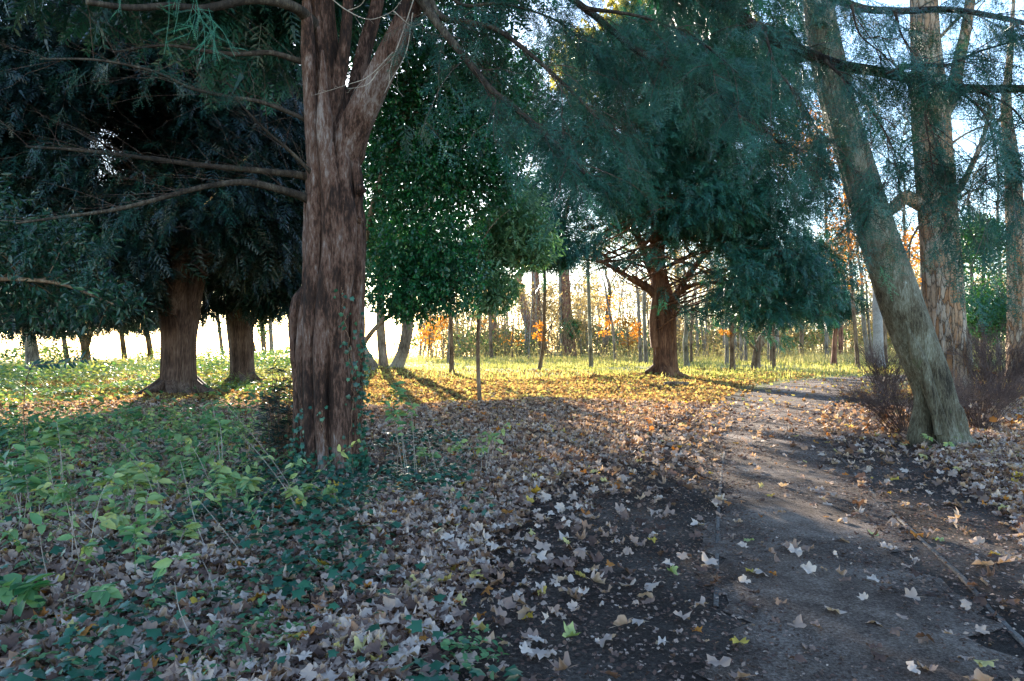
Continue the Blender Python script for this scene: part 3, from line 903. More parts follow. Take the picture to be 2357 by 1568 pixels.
def build_bramble():
    mb = MB()
    def dens(x, y):
        p = np.stack([x, y, 0 * x], -1); z = sn(p, .8, 41)
        d = sstep(0, 1.6, -x - 1.2 - .17 * y + .7 * z) * sstep(4.6, 8.5, y + z)
        clear = np.exp(-((x + 8.2) ** 2 / 9 + (y - 17.3) ** 2 / 4.5))
        return d * (1 - .92 * np.minimum(1, 1.3 * clear)) * (.16 + .84 * sstep(-.15, .45, sn(p, 1.0, 43)))
    x, y = scatter(190000, -34, -1.5, 4.6, 49, lambda x, y: dens(x, y) * np.interp(y, [4, 6, 9, 16, 30, 50], [.7, 1, 1, .9, .5, .45]))
    n = len(x); p = np.stack([x, y, 0 * x], -1)
    top = .12 + .75 * sstep(-.3, .9, sn(p, 1.3, 9)) * sstep(5, 8, y) + (.15 + .75 * sstep(-.1, .6, sn(p, .55, 23))) * sstep(28, 42, y)
    z = gh(x, y) + top * rng.uniform(.05, 1, n) ** .6
    a = rng.uniform(0, 6.28, n)
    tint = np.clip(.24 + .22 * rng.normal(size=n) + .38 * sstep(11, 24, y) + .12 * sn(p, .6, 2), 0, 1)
    near = y < 14
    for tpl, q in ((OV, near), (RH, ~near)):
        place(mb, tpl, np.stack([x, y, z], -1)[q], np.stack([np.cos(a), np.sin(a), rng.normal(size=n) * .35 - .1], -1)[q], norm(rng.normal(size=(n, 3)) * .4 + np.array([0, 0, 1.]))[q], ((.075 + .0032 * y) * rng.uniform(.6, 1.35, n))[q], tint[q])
    k = 5200; x, y = scatter(k * 3, -30, -1.5, 5, 46, dens); n = len(x)
    h = rng.uniform(.25, .7, n); d = np.stack([rng.normal(size=n) * .6, rng.normal(size=n) * .6, np.ones(n)], -1)
    s = np.linspace(0, 1, 5)[None, :, None]
    pp = np.stack([x, y, gh(x, y)], -1)[:, None] + d[:, None] * s * h[:, None, None]; pp[..., 2] -= .25 * h[:, None] * s[..., 0] ** 2
    twigs(mb, pp, .004 * (1 - .5 * s[..., 0]) * np.ones((n, 1)), 3, .75)
    tag(mb.build('bramble_undergrowth', M['bramble']), 'knee high green bramble undergrowth around the left trunks', 'undergrowth', kind='stuff')


build_ivy_carpet(); build_meadow(); build_bramble()
# ================================================================== THE BIG FLUTED YEW
def PL(pts, d0, d1, n=24):
    """polyline through pixels while the distance runs from d0 to d1"""
    k = len(pts)
    return smooth_pts([P(x, y, d0 + (d1 - d0) * i / (k - 1)) for i, (x, y) in enumerate(pts)], n)


def taper(n, a, b, pw_=1.0):
    return a + (b - a) * np.linspace(0, 1, n) ** pw_


def build_main_yew():
    D = 8.08
    base = P(757, 1092, D); base[2] = 0
    t = thing('yew_tree', 'large near yew with a deeply fluted purple brown trunk, ivy at its foot', 'tree', base)
    mb = MB()
    ctrl = [pw(757, 1130, D, 128), pw(757, 1092, D, 124), pw(757, 950, D, 122), pw(758, 850, D, 124), pw(762, 760, D, 130), pw(768, 680, D, 126), pw(773, 600, D, 118), pw(776, 520, D, 118), pw(777, 450, D, 122), pw(776, 380, D, 124), pw(772, 310, D, 124), pw(764, 240, D, 108), pw(752, 150, D, 90), pw(742, 60, D, 84), pw(735, -60, D, 78), pw(730, -260, D, 64), pw(735, -520, D, 45), pw(745, -760, D, 20)]
    p = smooth_pts(ctrl, 260)
    tube(mb, p[:, :3], root_flare(p, p[:, 3] * (.74 + .04 * np.clip((2.2 - p[:, 2]) / 2, -1, 1)), .25, .10), 180, flutes(3, .10, (4, 7, 12, 19), 14, tw=.4))
    cols = [([(692, 1120), (690, 1050), (688, 950), (683, 860), (675, 790), (676, 730), (688, 690), (710, 640)], 15, D - .05),
            ([(684, 900), (672, 830), (669, 770), (674, 722), (690, 700)], 8, D - .12),
            ([(722, 1120), (720, 1050), (715, 930), (712, 800), (720, 680), (724, 560), (728, 450), (722, 330), (712, 200), (706, 60), (700, -80)], 20, D - .26),
            ([(748, 1120), (746, 1060), (741, 950), (741, 840), (748, 700), (757, 600), (757, 480), (752, 360), (748, 250), (744, 120)], 17, D - .34),
            ([(764, 880), (766, 800), (770, 700), (778, 610), (781, 520), (772, 430), (770, 330)], 17, D - .37),
            ([(792, 1120), (790, 1050), (788, 950), (786, 840), (788, 740), (797, 640), (802, 540), (796, 440), (793, 360), (805, 300)], 23, D - .31),
            ([(815, 1120), (815, 1050), (818, 950), (822, 820), (824, 700), (830, 620), (827, 520), (832, 440), (822, 370), (830, 310)], 15, D - .17),
            ([(829, 1110), (831, 1000), (834, 880), (837, 760), (840, 640), (838, 520), (838, 450)], 9, D - .02),
            ([(705, 1120), (703, 1000), (700, 880), (697, 770), (706, 660), (712, 560), (712, 460), (705, 380)], 14, D - .16)]
    for i, (pts, w, d) in enumerate(cols):
        q = PL(pts, d, d + .02 * (i % 3), 90)
        rr = 1.02 * w / FPX * d * (1 + .16 * np.sin(np.linspace(0, 9 + i, 90) + i) + .05 * np.sin(np.linspace(0, 31 + 3 * i, 90)))
        e = np.minimum(np.linspace(0, 1, 90), 1) ; rr = rr * np.minimum(1, (1.02 - e) * 6)
        if pts[0][1] < 1000: rr = rr * np.minimum(1, .12 + e * 3.2); q[:, 1] += .10 * np.maximum(0, 1 - e * 4)
        q[:, 1] -= .05; q[:, 0] = (q[:, 0] + 2.07) * .93 - 2.07; tube(mb, q, rr, 26, flutes(20 + i, .08, (2, 3, 5, 9), 8))
    # knots
    for (x, y, w) in ((828, 436, 16), (826, 505, 11), (782, 395, 10), (800, 690, 12), (735, 640, 12)):
        c = P(x, y, D - .36); q = np.array([c + np.array([0, .06, .0]), c + np.array([0, -.01, .01]), c + np.array([.01, -.045, .02])])
        tube(mb, q, np.array([1.5, 1.1, .5]) * w / FPX * D / 2, 14, flutes(int(x), .12, (3, 5), 3))
    mb.build('trunk', M['yew_bark'], t, True)

    # limbs
    mb = MB(); prim = []
    def limb(pts, d0, d1, w0, w1, seg=12, sd=1, amp=.06, keep=True):
        q = PL(pts, d0, d1, 60)
        lb = MB(); tube(lb, q, taper(60, w0 * (.8 if seg < 20 else 1), w1 * .8, .8) * ((1 + .55 * np.exp(-np.linspace(0, 1, 60) * 16)) if seg < 20 else np.minimum(1, .25 + np.linspace(0, 1, 60) * 5.2)) / FPX * d0 / 2, seg, flutes(sd, amp, (2, 3, 5), 7))
        lb.build('limb', M['bough_bark'] if seg < 20 else M['yew_bark'], t, True)
        if keep: prim.append(q)
        return q
    limb([(782, 430), (797, 365), (815, 300), (850, 225), (900, 120), (945, 20), (985, -90), (1040, -260), (1100, -420)], D - .1, D - .6, 92, 34, 40, 5, .09)
    limb([(790, 400), (805, 310), (818, 220), (838, 120), (868, 10), (885, -120), (890, -300)], D + .15, D + .6, 60, 26, 28, 6, .09)
    limb([(755, 330), (770, 235), (790, 130), (800, 20), (805, -100)], D - .15, D - .2, 40, 26, 24, 7, .1, False)
    limb([(720, 60), (690, 25), (640, 5), (570, 0), (470, 20), (390, 14), (300, 18), (200, 5)], D - .1, D - 2.2, 34, 12, 14, 8)
    limb([(745, 150), (690, 140), (624, 122), (550, 125), (477, 118), (380, 105), (260, 120)], D, D - 1.2, 22, 5, 10, 9)
    limb([(735, 440), (705, 408), (640, 398), (560, 390), (459, 380), (349, 366), (240, 352), (147, 343), (60, 338)], D, D - 1.4, 26, 5, 12, 10)
    limb([(740, 480), (704, 456), (650, 438), (569, 420), (500, 425), (440, 437), (350, 462), (257, 484), (140, 500), (37, 514)], D - .1, D - 2.0, 26, 5, 12, 11)
    limb([(730, 420), (708, 389), (664, 345), (624, 312), (583, 271), (530, 215)], D - .2, D - 1.2, 15, 4, 8, 12)
    limb([(735, 300), (690, 270), (600, 235), (520, 222), (440, 203), (385, 177), (330, 158), (220, 138), (92, 136)], D, D - 2.2, 14, 4, 8, 13)
    # right hand boughs that sweep over the path
    R_ = []
    R_.append(limb([(960, -20), (1000, 45), (1060, 120), (1130, 205), (1210, 270), (1290, 345), (1345, 400)], D - .5, D - 2.0, 30, 6, 10, 14))
    R_.append(limb([(975, -40), (1010, 35), (1080, 52), (1150, 72), (1250, 150), (1340, 235), (1400, 300)], D - .5, D - 1.6, 24, 5, 10, 15))
    R_.append(limb([(985, -70), (1100, -60), (1250, -40), (1360, 30), (1460, 112), (1560, 165), (1660, 225), (1760, 300), (1820, 350)], D - .5, D - 1.9, 30, 6, 10, 16))
    R_.append(limb([(990, -90), (1200, -140), (1450, -90), (1640, 0), (1750, 72), (1860, 125), (1930, 150), (2020, 165), (2100, 183), (2160, 198), (2250, 205), (2380, 205), (2500, 215)], D - .5, 5.6, 44, 14, 10, 17))
    R_.append(limb([(2040, 168), (2110, 150), (2180, 150), (2250, 120), (2330, 95), (2420, 60)], 5.9, 5.2, 11, 4, 8, 18))
    R_.append(limb([(1000, -120), (1300, -220), (1600, -190), (1800, -60), (1960, 12), (2060, 25), (2180, 22), (2300, 40), (2420, 70)], D - .4, 5.2, 34, 8, 8, 19))
    R_.append(limb([(1900, 140), (1960, 200), (2010, 262), (2050, 330), (2075, 400)], 6.2, 5.6, 9, 3, 6, 20))
    R_.append(limb([(2200, 205), (2260, 255), (2290, 330), (2300, 420)], 5.8, 5.3, 9, 3, 6, 21))
    R_.append(limb([(1760, 75), (1790, 160), (1850, 240), (1890, 330), (1900, 400)], 6.4, 6.0, 9, 3, 6, 22))
    R_.append(limb([(1350, 20), (1480, 40), (1600, 90), (1700, 170)], D - 1.2, D - 2.2, 12, 4, 6, 23))
    R_.append(limb([(2150, 195), (2130, 260), (2140, 340), (2150, 420)], 5.7, 5.5, 8, 3, 6, 26))
    R_.append(limb([(2240, 205), (2330, 250), (2380, 330), (2390, 430)], 5.6, 5.2, 8, 3, 6, 27))
    R_.append(limb([(2060, 25), (2080, 90), (2130, 150)], 5.7, 5.6, 8, 3, 6, 28))
    R_.append(limb([(1960, 12), (1980, 80), (2040, 130)], 5.9, 5.8, 8, 3, 6, 29))
    R_.append(limb([(1000, -60), (1060, 10), (1160, 10), (1300, 60), (1420, 190)], D - .4, D - 1.0, 14, 4, 6, 24))
    # thin bare twigs on the left of the trunk
    lf = [q for q in prim[3:9]]
    tw = branch_family(lf, .10, (.5, 1.5), .12, .7, .05, 9, .25)
    twigs(mb, tw, (.0026 * (1 - .65 * np.linspace(0, 1, 9)))[None] * np.ones((len(tw), 1)), 4)
    tw2 = branch_family(list(tw[::2]), .25, (.15, .5), .1, .9, .2, 6, .1)
    twigs(mb, tw2, (.0016 * (1 - .6 * np.linspace(0, 1, 6)))[None] * np.ones((len(tw2), 1)), 3)
    rt = branch_family(R_, .10, (.4, 1.2), .42, .9, .10, 8, .05)
    twigs(mb, rt, (.006 * (1 - .7 * np.linspace(0, 1, 8)))[None] * np.ones((len(rt), 1)), 3)
    rt2 = branch_family(list(rt), .26, (.15, .5), .45, .9, .1, 6, 0)
    twigs(mb, rt2, (.003 * (1 - .6 * np.linspace(0, 1, 6)))[None] * np.ones((len(rt2), 1)), 3)
    mb.build('bare_crown', M['yew_bark_far'], t, True)

    # pale dead twigs that hang across the fork
    mb = MB()
    for pts in ([(760, -5), (800, 25), (850, 45), (900, 28), (925, 0)], [(800, 25), (830, 12), (850, -20)], [(905, 25), (950, 60), (985, 40)], [(955, -10), (925, 80), (905, 130), (870, 165)], [(925, 80), (900, 150), (895, 200)], [(905, 120), (850, 175), (800, 195), (720, 220)], [(950, 30), (935, 120), (900, 185), (885, 215)], [(870, 165), (845, 195), (800, 205)]):
        q = PL(pts, D - .75, D - .85, 24); tube(mb, q, taper(24, .007, .002), 5)
        b = branch_family([q], .16, (.1, .3), .5, 1, .1, 5); twigs(mb, b, .002 * np.ones(b.shape[:2]), 3)
    mb.build('dead_twigs', M['pale_twig'], t, True)

    # foliage
    mb = MB()
    rt3 = branch_family(R_[3:], .11, (.3, 1.0), .4, .9, .10, 7, .05); sprays_on(mb, rt3, .26, .45, 2, 1, COMP, .35, .62)
    sprays_on(mb, rt, .27, .45, 1, 1, COMP, .30, .62)
    sprays_on(mb, rt2, .24, .5, 1, 1, COMP, .35, .55)
    for pr in prim[3:9]:
        pass
    lt = branch_family([q[20:] for q in prim[3:9]], .16, (.4, .9), .5, .8, .1, 7)
    sprays_on(mb, lt, .24, .1, 1, 1, COMP, .3, .6)  # low tint paints shade into the left hand needles
    # the crown above the frame; unseen left lobes added to shade what lies below
    ells = [((-2.0, 9.8, 8.6), (4.4, 3.2, 2.2)), ((-5.0, 9.5, 7.6), (3.0, 2.6, 1.5)), ((1.8, 9.6, 7.8), (3.2, 2.4, 1.4)), ((-6.6, 5.6, 7.4), (3.0, 3.0, 1.5)), ((-4.2, 5.2, 7.0), (2.2, 2.2, 1.0)), ((-2.3, 10.4, 6.0), (1.6, .9, 1.4)), ((-3.6, 10.0, 6.2), (1.6, 1.0, 1.2))]
    o, d = blob_points(ells, 10500, -.15, 1.2, 4)
    X = norm(d * .6 + rng.normal(size=d.shape) * .5 + np.array([0, 0, -.4]))
    sprays_at(mb, o, X, .5, .45, FAN)
    mb.build('crown', M['yew_leaf'], t)
    # sprays with light painted into a brighter green, low over the left limb
    mb = MB()
    hp = []
    for (x0, y0, x1, y1, d) in ((385, -40, 378, 125, 5.2), (445, -30, 430, 60, 5.2), (445, 20, 505, 140, 5.1), (455, 15, 470, 145, 5.1), (450, 10, 430, 95, 5.15), (470, 30, 540, 130, 5.1), (480, 20, 490, 138, 5.1), (390, -30, 405, 40, 5.2), (268, -20, 272, 30, 5.4), (405, -20, 400, 80, 5.2), (440, -40, 455, 90, 5.15)):
        hp.append(smooth_pts([P(x0, y0, d), P((x0 + x1) / 2 + 8, (y0 + y1) / 2 - 8, d - .03), P(x1, y1, d - .02)], 7))
    hp = np.array(hp); twigs(mb, hp, .0025 * np.ones(hp.shape[:2]), 3)
    for k in range(5):
        o = hp[:, 1 + k]; X = norm(np.gradient(hp, axis=1)[:, 1 + k] + rng.normal(size=o.shape) * .12)
        sprays_at(mb, o, X, .17, .55, [SPRAY[2]], var=.2, up=norm(np.array([0, -1., .3]) + rng.normal(size=o.shape) * .2))
    mb.build('hanging_sprays', M['yew_leaf_lit'], t)
    return t


build_main_yew()


# ================================================================== THE OTHER YEWS
def make_yew(label, base, stems, ells, nspray, size, limbs, bark, leaf, seed, thr=-.25, flare=(.4, .35), tint=.45, bare=0, fl=.09, freq=1.0, clear=None):
    t = thing('yew_tree', label, 'tree', base)
    mb = MB()
    tops = []
    for i, (ctrl, seg) in enumerate(stems):
        p = trunk(mb, ctrl, seg, 70, flutes(seed + i, fl, (3, 5, 9, 14), 9), flare if i == 0 else None)
        tops.append(p[:, :3])
    roots(mb, base, stems[0][0][1][3] * 1.1, 9, stems[0][0][1][3] * 2.0, seed)
    mb.build('trunk', bark, t, True)
    mb = MB()
    tg, _ = blob_points(ells, limbs, -2, 1, seed, .6)
    allp = np.vstack([q[len(q) // 3:] if i == 0 else q for i, q in enumerate(tops)])
    z = np.clip(tg[:, 2] * .62 + .4, allp[:, 2].min(), allp[:, 2].max())
    st = np.array([allp[np.argmin(np.abs(allp[:, 2] - zz) + rng.uniform(0, .6, len(allp)))] for zz in z])
    lm = limbs_to(mb, st, tg, np.clip(.0075 * np.linalg.norm(tg - st, axis=1), .012, .05), .10, 10, .16)
    b1 = branch_family(list(lm), .45, (.6, 1.9), .2, .8, .25, 7)
    twigs(mb, b1, (.012 * (1 - .7 * np.linspace(0, 1, 7)))[None] * np.ones((len(b1), 1)), 3)
    b2 = branch_family(list(b1), .5, (.3, .9), .3, .9, .2, 5)
    twigs(mb, b2, (.006 * (1 - .6 * np.linspace(0, 1, 5)))[None] * np.ones((len(b2), 1)), 3)
    mb.build('bare_crown', M['yew_red'] if bare else bark, t, True)
    mb = MB()
    o, d = blob_points(ells, nspray, thr, freq, seed + 3, .42)
    tw_ = b1 if clear is None else b1[~clear(b1[:, -1])]
    sprays_on(mb, tw_, size * .85, tint, 1, 1, FAN, .45, .75)
    if clear is not None:
        q = ~clear(o); o, d = o[q], d[q]
    X = norm(d * np.array([.8, .8, .3]) + rng.normal(size=d.shape) * .45 + np.array([0, 0, -.45]))
    sprays_at(mb, o, X, size, tint, FAN)
    mb.build('crown', leaf, t)
    return t


def build_yews():
    # the sunlit one beside the path
    d = 28.6; b = P(1530, 872, d); b[2] = 0
    st = [([pw(1532, 885, d, 58), pw(1531, 868, d, 56), pw(1530, 800, d, 52), pw(1528, 740, d, 54), pw(1524, 690, d, 50), pw(1516, 640, d, 38), pw(1512, 560, d, 32), pw(1515, 420, d, 26), pw(1530, 250, d, 18), pw(1540, 80, d, 8)], 40),
          ([pw(1545, 760, d - .2, 16), pw(1550, 700, d - .3, 19), pw(1575, 650, d - .5, 15), pw(1620, 590, d - .8, 10), pw(1680, 520, d - 1.2, 6)], 16),
          ([pw(1530, 720, d, 24), pw(1500, 672, d - .3, 19), pw(1450, 640, d - .7, 13), pw(1390, 605, d - 1.2, 9), pw(1330, 580, d - 1.6, 5)], 16),
          ([pw(1520, 690, d + .2, 22), pw(1490, 600, d + .2, 18), pw(1450, 500, d, 12), pw(1420, 400, d, 7)], 14),
          ([pw(1540, 690, d - .4, 18), pw(1600, 655, d - .9, 10), pw(1680, 655, d - 1.6, 7), pw(1760, 690, d - 2.4, 4)], 14),
          ([pw(1507, 800, d - .35, 18), pw(1503, 740, d - .35, 20), pw(1508, 690, d - .3, 18), pw(1520, 620, d - .2, 14)], 16)]
    e = lambda x, y, w, h, dd=d, dep=None: (tuple(P(x, y, dd)), (w / FPX * dd, (dep if dep else w / FPX * dd), h / FPX * dd))
    ells = [e(1560, 300, 330, 270, d, 5.5), e(1800, 600, 150, 105, d - 1.5, 2.6), e(1760, 460, 190, 120, d - 1, 3.2), e(1330, 470, 150, 95, d - 1, 3), e(1600, 470, 170, 70, d - 3.2, 1.6), e(1850, 690, 95, 50, d - 2, 1.6), e(1440, 380, 150, 110, d - 2.5, 2), e(1700, 700, 90, 45, d - 2.5, 1.4), e(1650, 150, 300, 150, d + 1, 5), e(1290, 250, 130, 190, d + 1, 3), e(1230, 520, 120, 75, d - 1, 2.4), e(1330, 570, 160, 40, d - 2.5, 1.6), e(1450, 560, 110, 34, d - 3.5, 1.2), e(1340, 588, 200, 26, d - 2.5, 1.6), e(1250, 560, 140, 40, d - 1, 2), e(1530, 640, 40, 70, d - 1.5, .9), e(1660, 600, 70, 50, d - 3, 1.2), e(1880, 480, 80, 90, d - .5, 2), e(1900, 610, 75, 80, d - 1, 1.8), e(1780, 720, 60, 30, d - 3, 1.2), e(1700, 640, 80, 50, d - 3.5, 1.4)]
    def clear(o):      # the airy hollow round the fork where only bare boughs are seen
        px = CX + o[:, 0] / o[:, 1] * FPX; py = HY - (o[:, 2] - EYE) / o[:, 1] * FPX
        h = ((px - 1440) / 190) ** 2 + ((py - 655) / 50) ** 2 < 1
        h2 = ((px - 1600) / 95) ** 2 + ((py - 620) / 55) ** 2 < 1
        return (h & (rng.uniform(size=len(o)) < .80)) | (h2 & (rng.uniform(size=len(o)) < .65))
    make_yew('broad yew with a short reddish trunk at the sunlit bend of the path', b, st, ells, 40000, .48, 230, M['yew_red'], M['yew_leaf'], 41, -.28, (.30, .55), .55, 1, clear=clear)
    # the twin on the left
    d = 19.2; b = P(412, 915, d); b[2] = 0
    st = [([pw(414, 930, d, 84), pw(413, 912, d, 80), pw(412, 850, d, 75), pw(413, 780, d, 76), pw(414, 720, d, 84), pw(410, 660, d, 90), pw(400, 610, d, 70), pw(388, 520, d, 50), pw(380, 380, d, 40), pw(385, 200, d, 22), pw(390, 40, d, 8)], 56),
          ([pw(436, 720, d - .1, 46), pw(450, 650, d - .2, 40), pw(470, 570, d - .1, 34), pw(485, 470, d, 28), pw(495, 330, d, 18), pw(510, 200, d, 8)], 24),
          ([pw(400, 720, d - .3, 44), pw(410, 640, d - .5, 42), pw(428, 540, d - .6, 34), pw(430, 420, d - .6, 26), pw(435, 280, d - .5, 14)], 24),
          ([pw(385, 700, d - .1, 34), pw(350, 640, d - .4, 26), pw(300, 590, d - 1, 16), pw(220, 560, d - 1.8, 8)], 16)]
    ells = [e(400, 330, 390, 270, d, 4.6), e(120, 560, 210, 110, d - 2, 2.4), e(300, 600, 180, 55, d - 2.6, 1.4), e(560, 520, 150, 110, d - 1.2, 2), e(130, 300, 260, 200, d - 2, 3), e(470, 450, 200, 120, d - 2.5, 1.6), e(330, 120, 330, 200, d - 1, 4), e(255, 380, 170, 160, d - 2.5, 2), e(250, 690, 110, 42, d - 1.5, 1.6), e(90, 700, 130, 50, d - 1, 1.6)]
    make_yew('dark yew on the left whose thick fluted trunk splits into stems', b, st, ells, 34000, .48, 150, M['yew_bark_far'], M['yew_leaf_shaded'], 61, -.58, (.35, .35), .4, clear=lambda o: (((CX + o[:, 0] / o[:, 1] * FPX - 432) / 75) ** 2 + ((HY - (o[:, 2] - EYE) / o[:, 1] * FPX - 600) / 85) ** 2 < 1) & (o[:, 1] < 19.6) & (rng.uniform(size=len(o)) < .85))
    d = 23.7; b = P(560, 890, d); b[2] = 0
    st = [([pw(562, 902, d, 56), pw(561, 886, d, 54), pw(558, 830, d, 52), pw(555, 770, d, 56), pw(548, 715, d, 52), pw(540, 640, d, 36), pw(535, 520, d, 28), pw(530, 380, d, 20), pw(525, 200, d, 8)], 36),
          ([pw(572, 745, d, 26), pw(590, 718, d - .2, 20), pw(615, 705, d - .4, 13), pw(660, 690, d - .8, 7)], 12),
          ([pw(545, 730, d, 26), pw(515, 700, d - .3, 20), pw(480, 692, d - .6, 12), pw(450, 680, d - .9, 7)], 12)]
    ells = [e(570, 380, 240, 250, d, 4.5), e(620, 620, 100, 60, d - 2, 1.8), e(500, 620, 90, 45, d - 2, 1.5), e(660, 500, 120, 120, d - 1, 2), e(625, 690, 70, 36, d - 1.5, 1.2), e(480, 690, 60, 30, d - 1, 1.2)]
    make_yew('slimmer yew standing just behind the dark forked yew, low side boughs', b, st, ells, 15000, .55, 90, M['yew_bark_far'], M['yew_leaf_shaded'], 71, -.3, (.3, .3), .45)


build_yews()


# ================================================================== HOLLY AND LAURELS
def leafy_tree(name, label, cat, base, stems, ells, nclump, per, spread, size, bark, leaf, tpls, nl, seed, thr=-.3, tint=.45, freq=1.3, up=.9, tvar=.2):
    t = thing(name, label, cat, base)
    mb = MB(); tops = []
    for ctrl, seg in stems:
        p = trunk(mb, ctrl, seg, 40, flutes(seed, .06, (2, 3, 5), 6), (.2, .3)); tops.append(p[:, :3])
    mb.build('trunk', bark, t, True)
    mb = MB(); allp = np.vstack([q[len(q) // 4:] for q in tops])
    c, dr = blob_points(ells, nclump, thr, freq, seed)
    kk = rng.choice(len(c), min(nl, len(c)), False); tg = c[kk]
    st = np.array([allp[np.argmin(np.linalg.norm(allp - q, axis=1) + 1.2 * np.maximum(0, allp[:, 2] - q[2] + .3))] for q in tg])
    lm = limbs_to(mb, st, tg, np.clip(.012 * np.linalg.norm(tg - st, axis=1), .006, .05), .06, 8, .05, 4)
    b1 = branch_family(list(lm), .4, (.25, .9), .25, .8, .3, 6)
    twigs(mb, b1, (.006 * (1 - .6 * np.linspace(0, 1, 6)))[None] * np.ones((len(b1), 1)), 3)
    mb.build('bare_crown', bark, t, True)
    mb = MB()
    # leaves stand along short shoots
    n = len(c); sh = norm(dr * .6 + rng.normal(size=c.shape) * .6 + np.array([0, 0, -.25]))
    s = np.linspace(0, 1, per)
    O = (c[:, None] + sh[:, None] * (s[None, :, None] * spread) + rng.normal(size=(n, per, 3)) * spread * .12).reshape(-1, 3)
    X = norm(np.repeat(sh, per, 0) * .55 + rng.normal(size=O.shape) * .6 + np.array([0, 0, -.25]))
    U = norm(np.array([0, 0, 1.]) * up + rng.normal(size=O.shape) * .55)
    tn = np.repeat(tint + tvar * rng.normal(size=n) + .15 * sn(c, 1.2, seed + 1), per) + rng.normal(size=len(O)) * .08
    g = rng.integers(0, len(tpls), len(O)); S = size * rng.uniform(.65, 1.3, len(O))
    for k, tp in enumerate(tpls):
        q = g == k; place(mb, tp, O[q], X[q], U[q], S[q], tn[q])
    mb.build('crown', leaf, t)
    return t


def E(x, y, w, h, d, dep=None):
    return (tuple(P(x, y, d)), (w / FPX * d, dep if dep else w / FPX * d, h / FPX * d))


def build_hollies():
    d = 13.5; b = P(812, 970, d); b[2] = 0
    st = [([pw(812, 985, d, 26), pw(812, 960, d, 24), pw(815, 800, d, 22), pw(830, 600, d, 18), pw(880, 400, d, 14), pw(930, 200, d, 10), pw(950, 50, d, 6)], 12),
          ([pw(815, 820, d, 14), pw(880, 740, d, 10), pw(960, 700, d, 8), pw(1040, 690, d - .2, 5)], 8)]
    ells = [E(985, 430, 150, 260, d, 1.5), E(930, 640, 110, 90, d - .3, 1.0), E(1040, 620, 90, 110, d - .6, .9), E(1080, 330, 110, 180, d + .3, 1.2), E(900, 300, 90, 220, d + .4, 1.1), E(1010, 130, 170, 150, d + .4, 1.5), E(1150, 220, 100, 150, d + .6, 1.0), E(1150, 400, 60, 80, d + .4, .8), E(960, 690, 110, 50, d - .2, .8), E(825, 70, 120, 130, d + .4, 1.0), E(830, -60, 120, 90, d - .4, 1.0)]
    leafy_tree('holly_tree', 'tall glossy dark green holly filling the space right of the big fluted trunk', 'tree', b, st, ells, 15000, 6, .16, .078, M['brown_bark'], M['holly_leaf'], [OV, ovate(.3, .05, .12)], 90, 81, -.38, .45)
    d = 16.0; b = P(1150, 900, d); b[2] = 0; b = G(1090, 941)
    b = P(1105, 941, d); b[2] = 0
    st = [([pw(1105, 945, d + 1, 10), pw(1100, 800, d + 1, 9), pw(1110, 640, d + .6, 8), pw(1150, 520, d, 6), pw(1190, 440, d, 4)], 8)]
    ells = [E(1175, 505, 80, 90, d - .2, 1), E(1130, 650, 60, 70, d - .4, .7), E(1230, 560, 55, 50, d - .3, .6), E(1110, 560, 60, 60, d, .8)]
    leafy_tree('laurel_tree', 'pale long leaved laurel in front of the holly\'s right edge', 'tree', b, st, ells, 1700, 7, .22, .15, M['brown_bark'], M['laurel_leaf_lit'], [OVN], 60, 83, -.5, .50, 1.6, .5, .22)
    d = 10.5; b = P(-330, 1020, d); b[2] = 0
    st = [([pw(-330, 1030, d, 40), pw(-320, 900, d, 34), pw(-300, 750, d, 30), pw(-250, 600, d, 24), pw(-200, 450, d, 14)], 14),
          ([pw(-320, 850, d, 20), pw(-200, 720, d, 16), pw(-60, 650, d - .2, 12), pw(120, 650, d - .4, 8), pw(260, 700, d - .5, 5)], 10)]
    ells = [E(60, 660, 160, 90, d, 1.1), E(-120, 560, 200, 180, d, 1.4), E(230, 690, 90, 50, d - .3, .6), E(-40, 760, 90, 60, d - .2, .6), E(120, 560, 120, 70, d + .3, .9)]
    leafy_tree('laurel_tree', 'dark drooping laurel reaching in at the left edge under the forked yew', 'tree', b, st, ells, 1300, 7, .20, .13, M['brown_bark'], M['laurel_leaf_shaded'], [OVN], 50, 85, -.35, .4, 1.5, .4)


build_hollies()


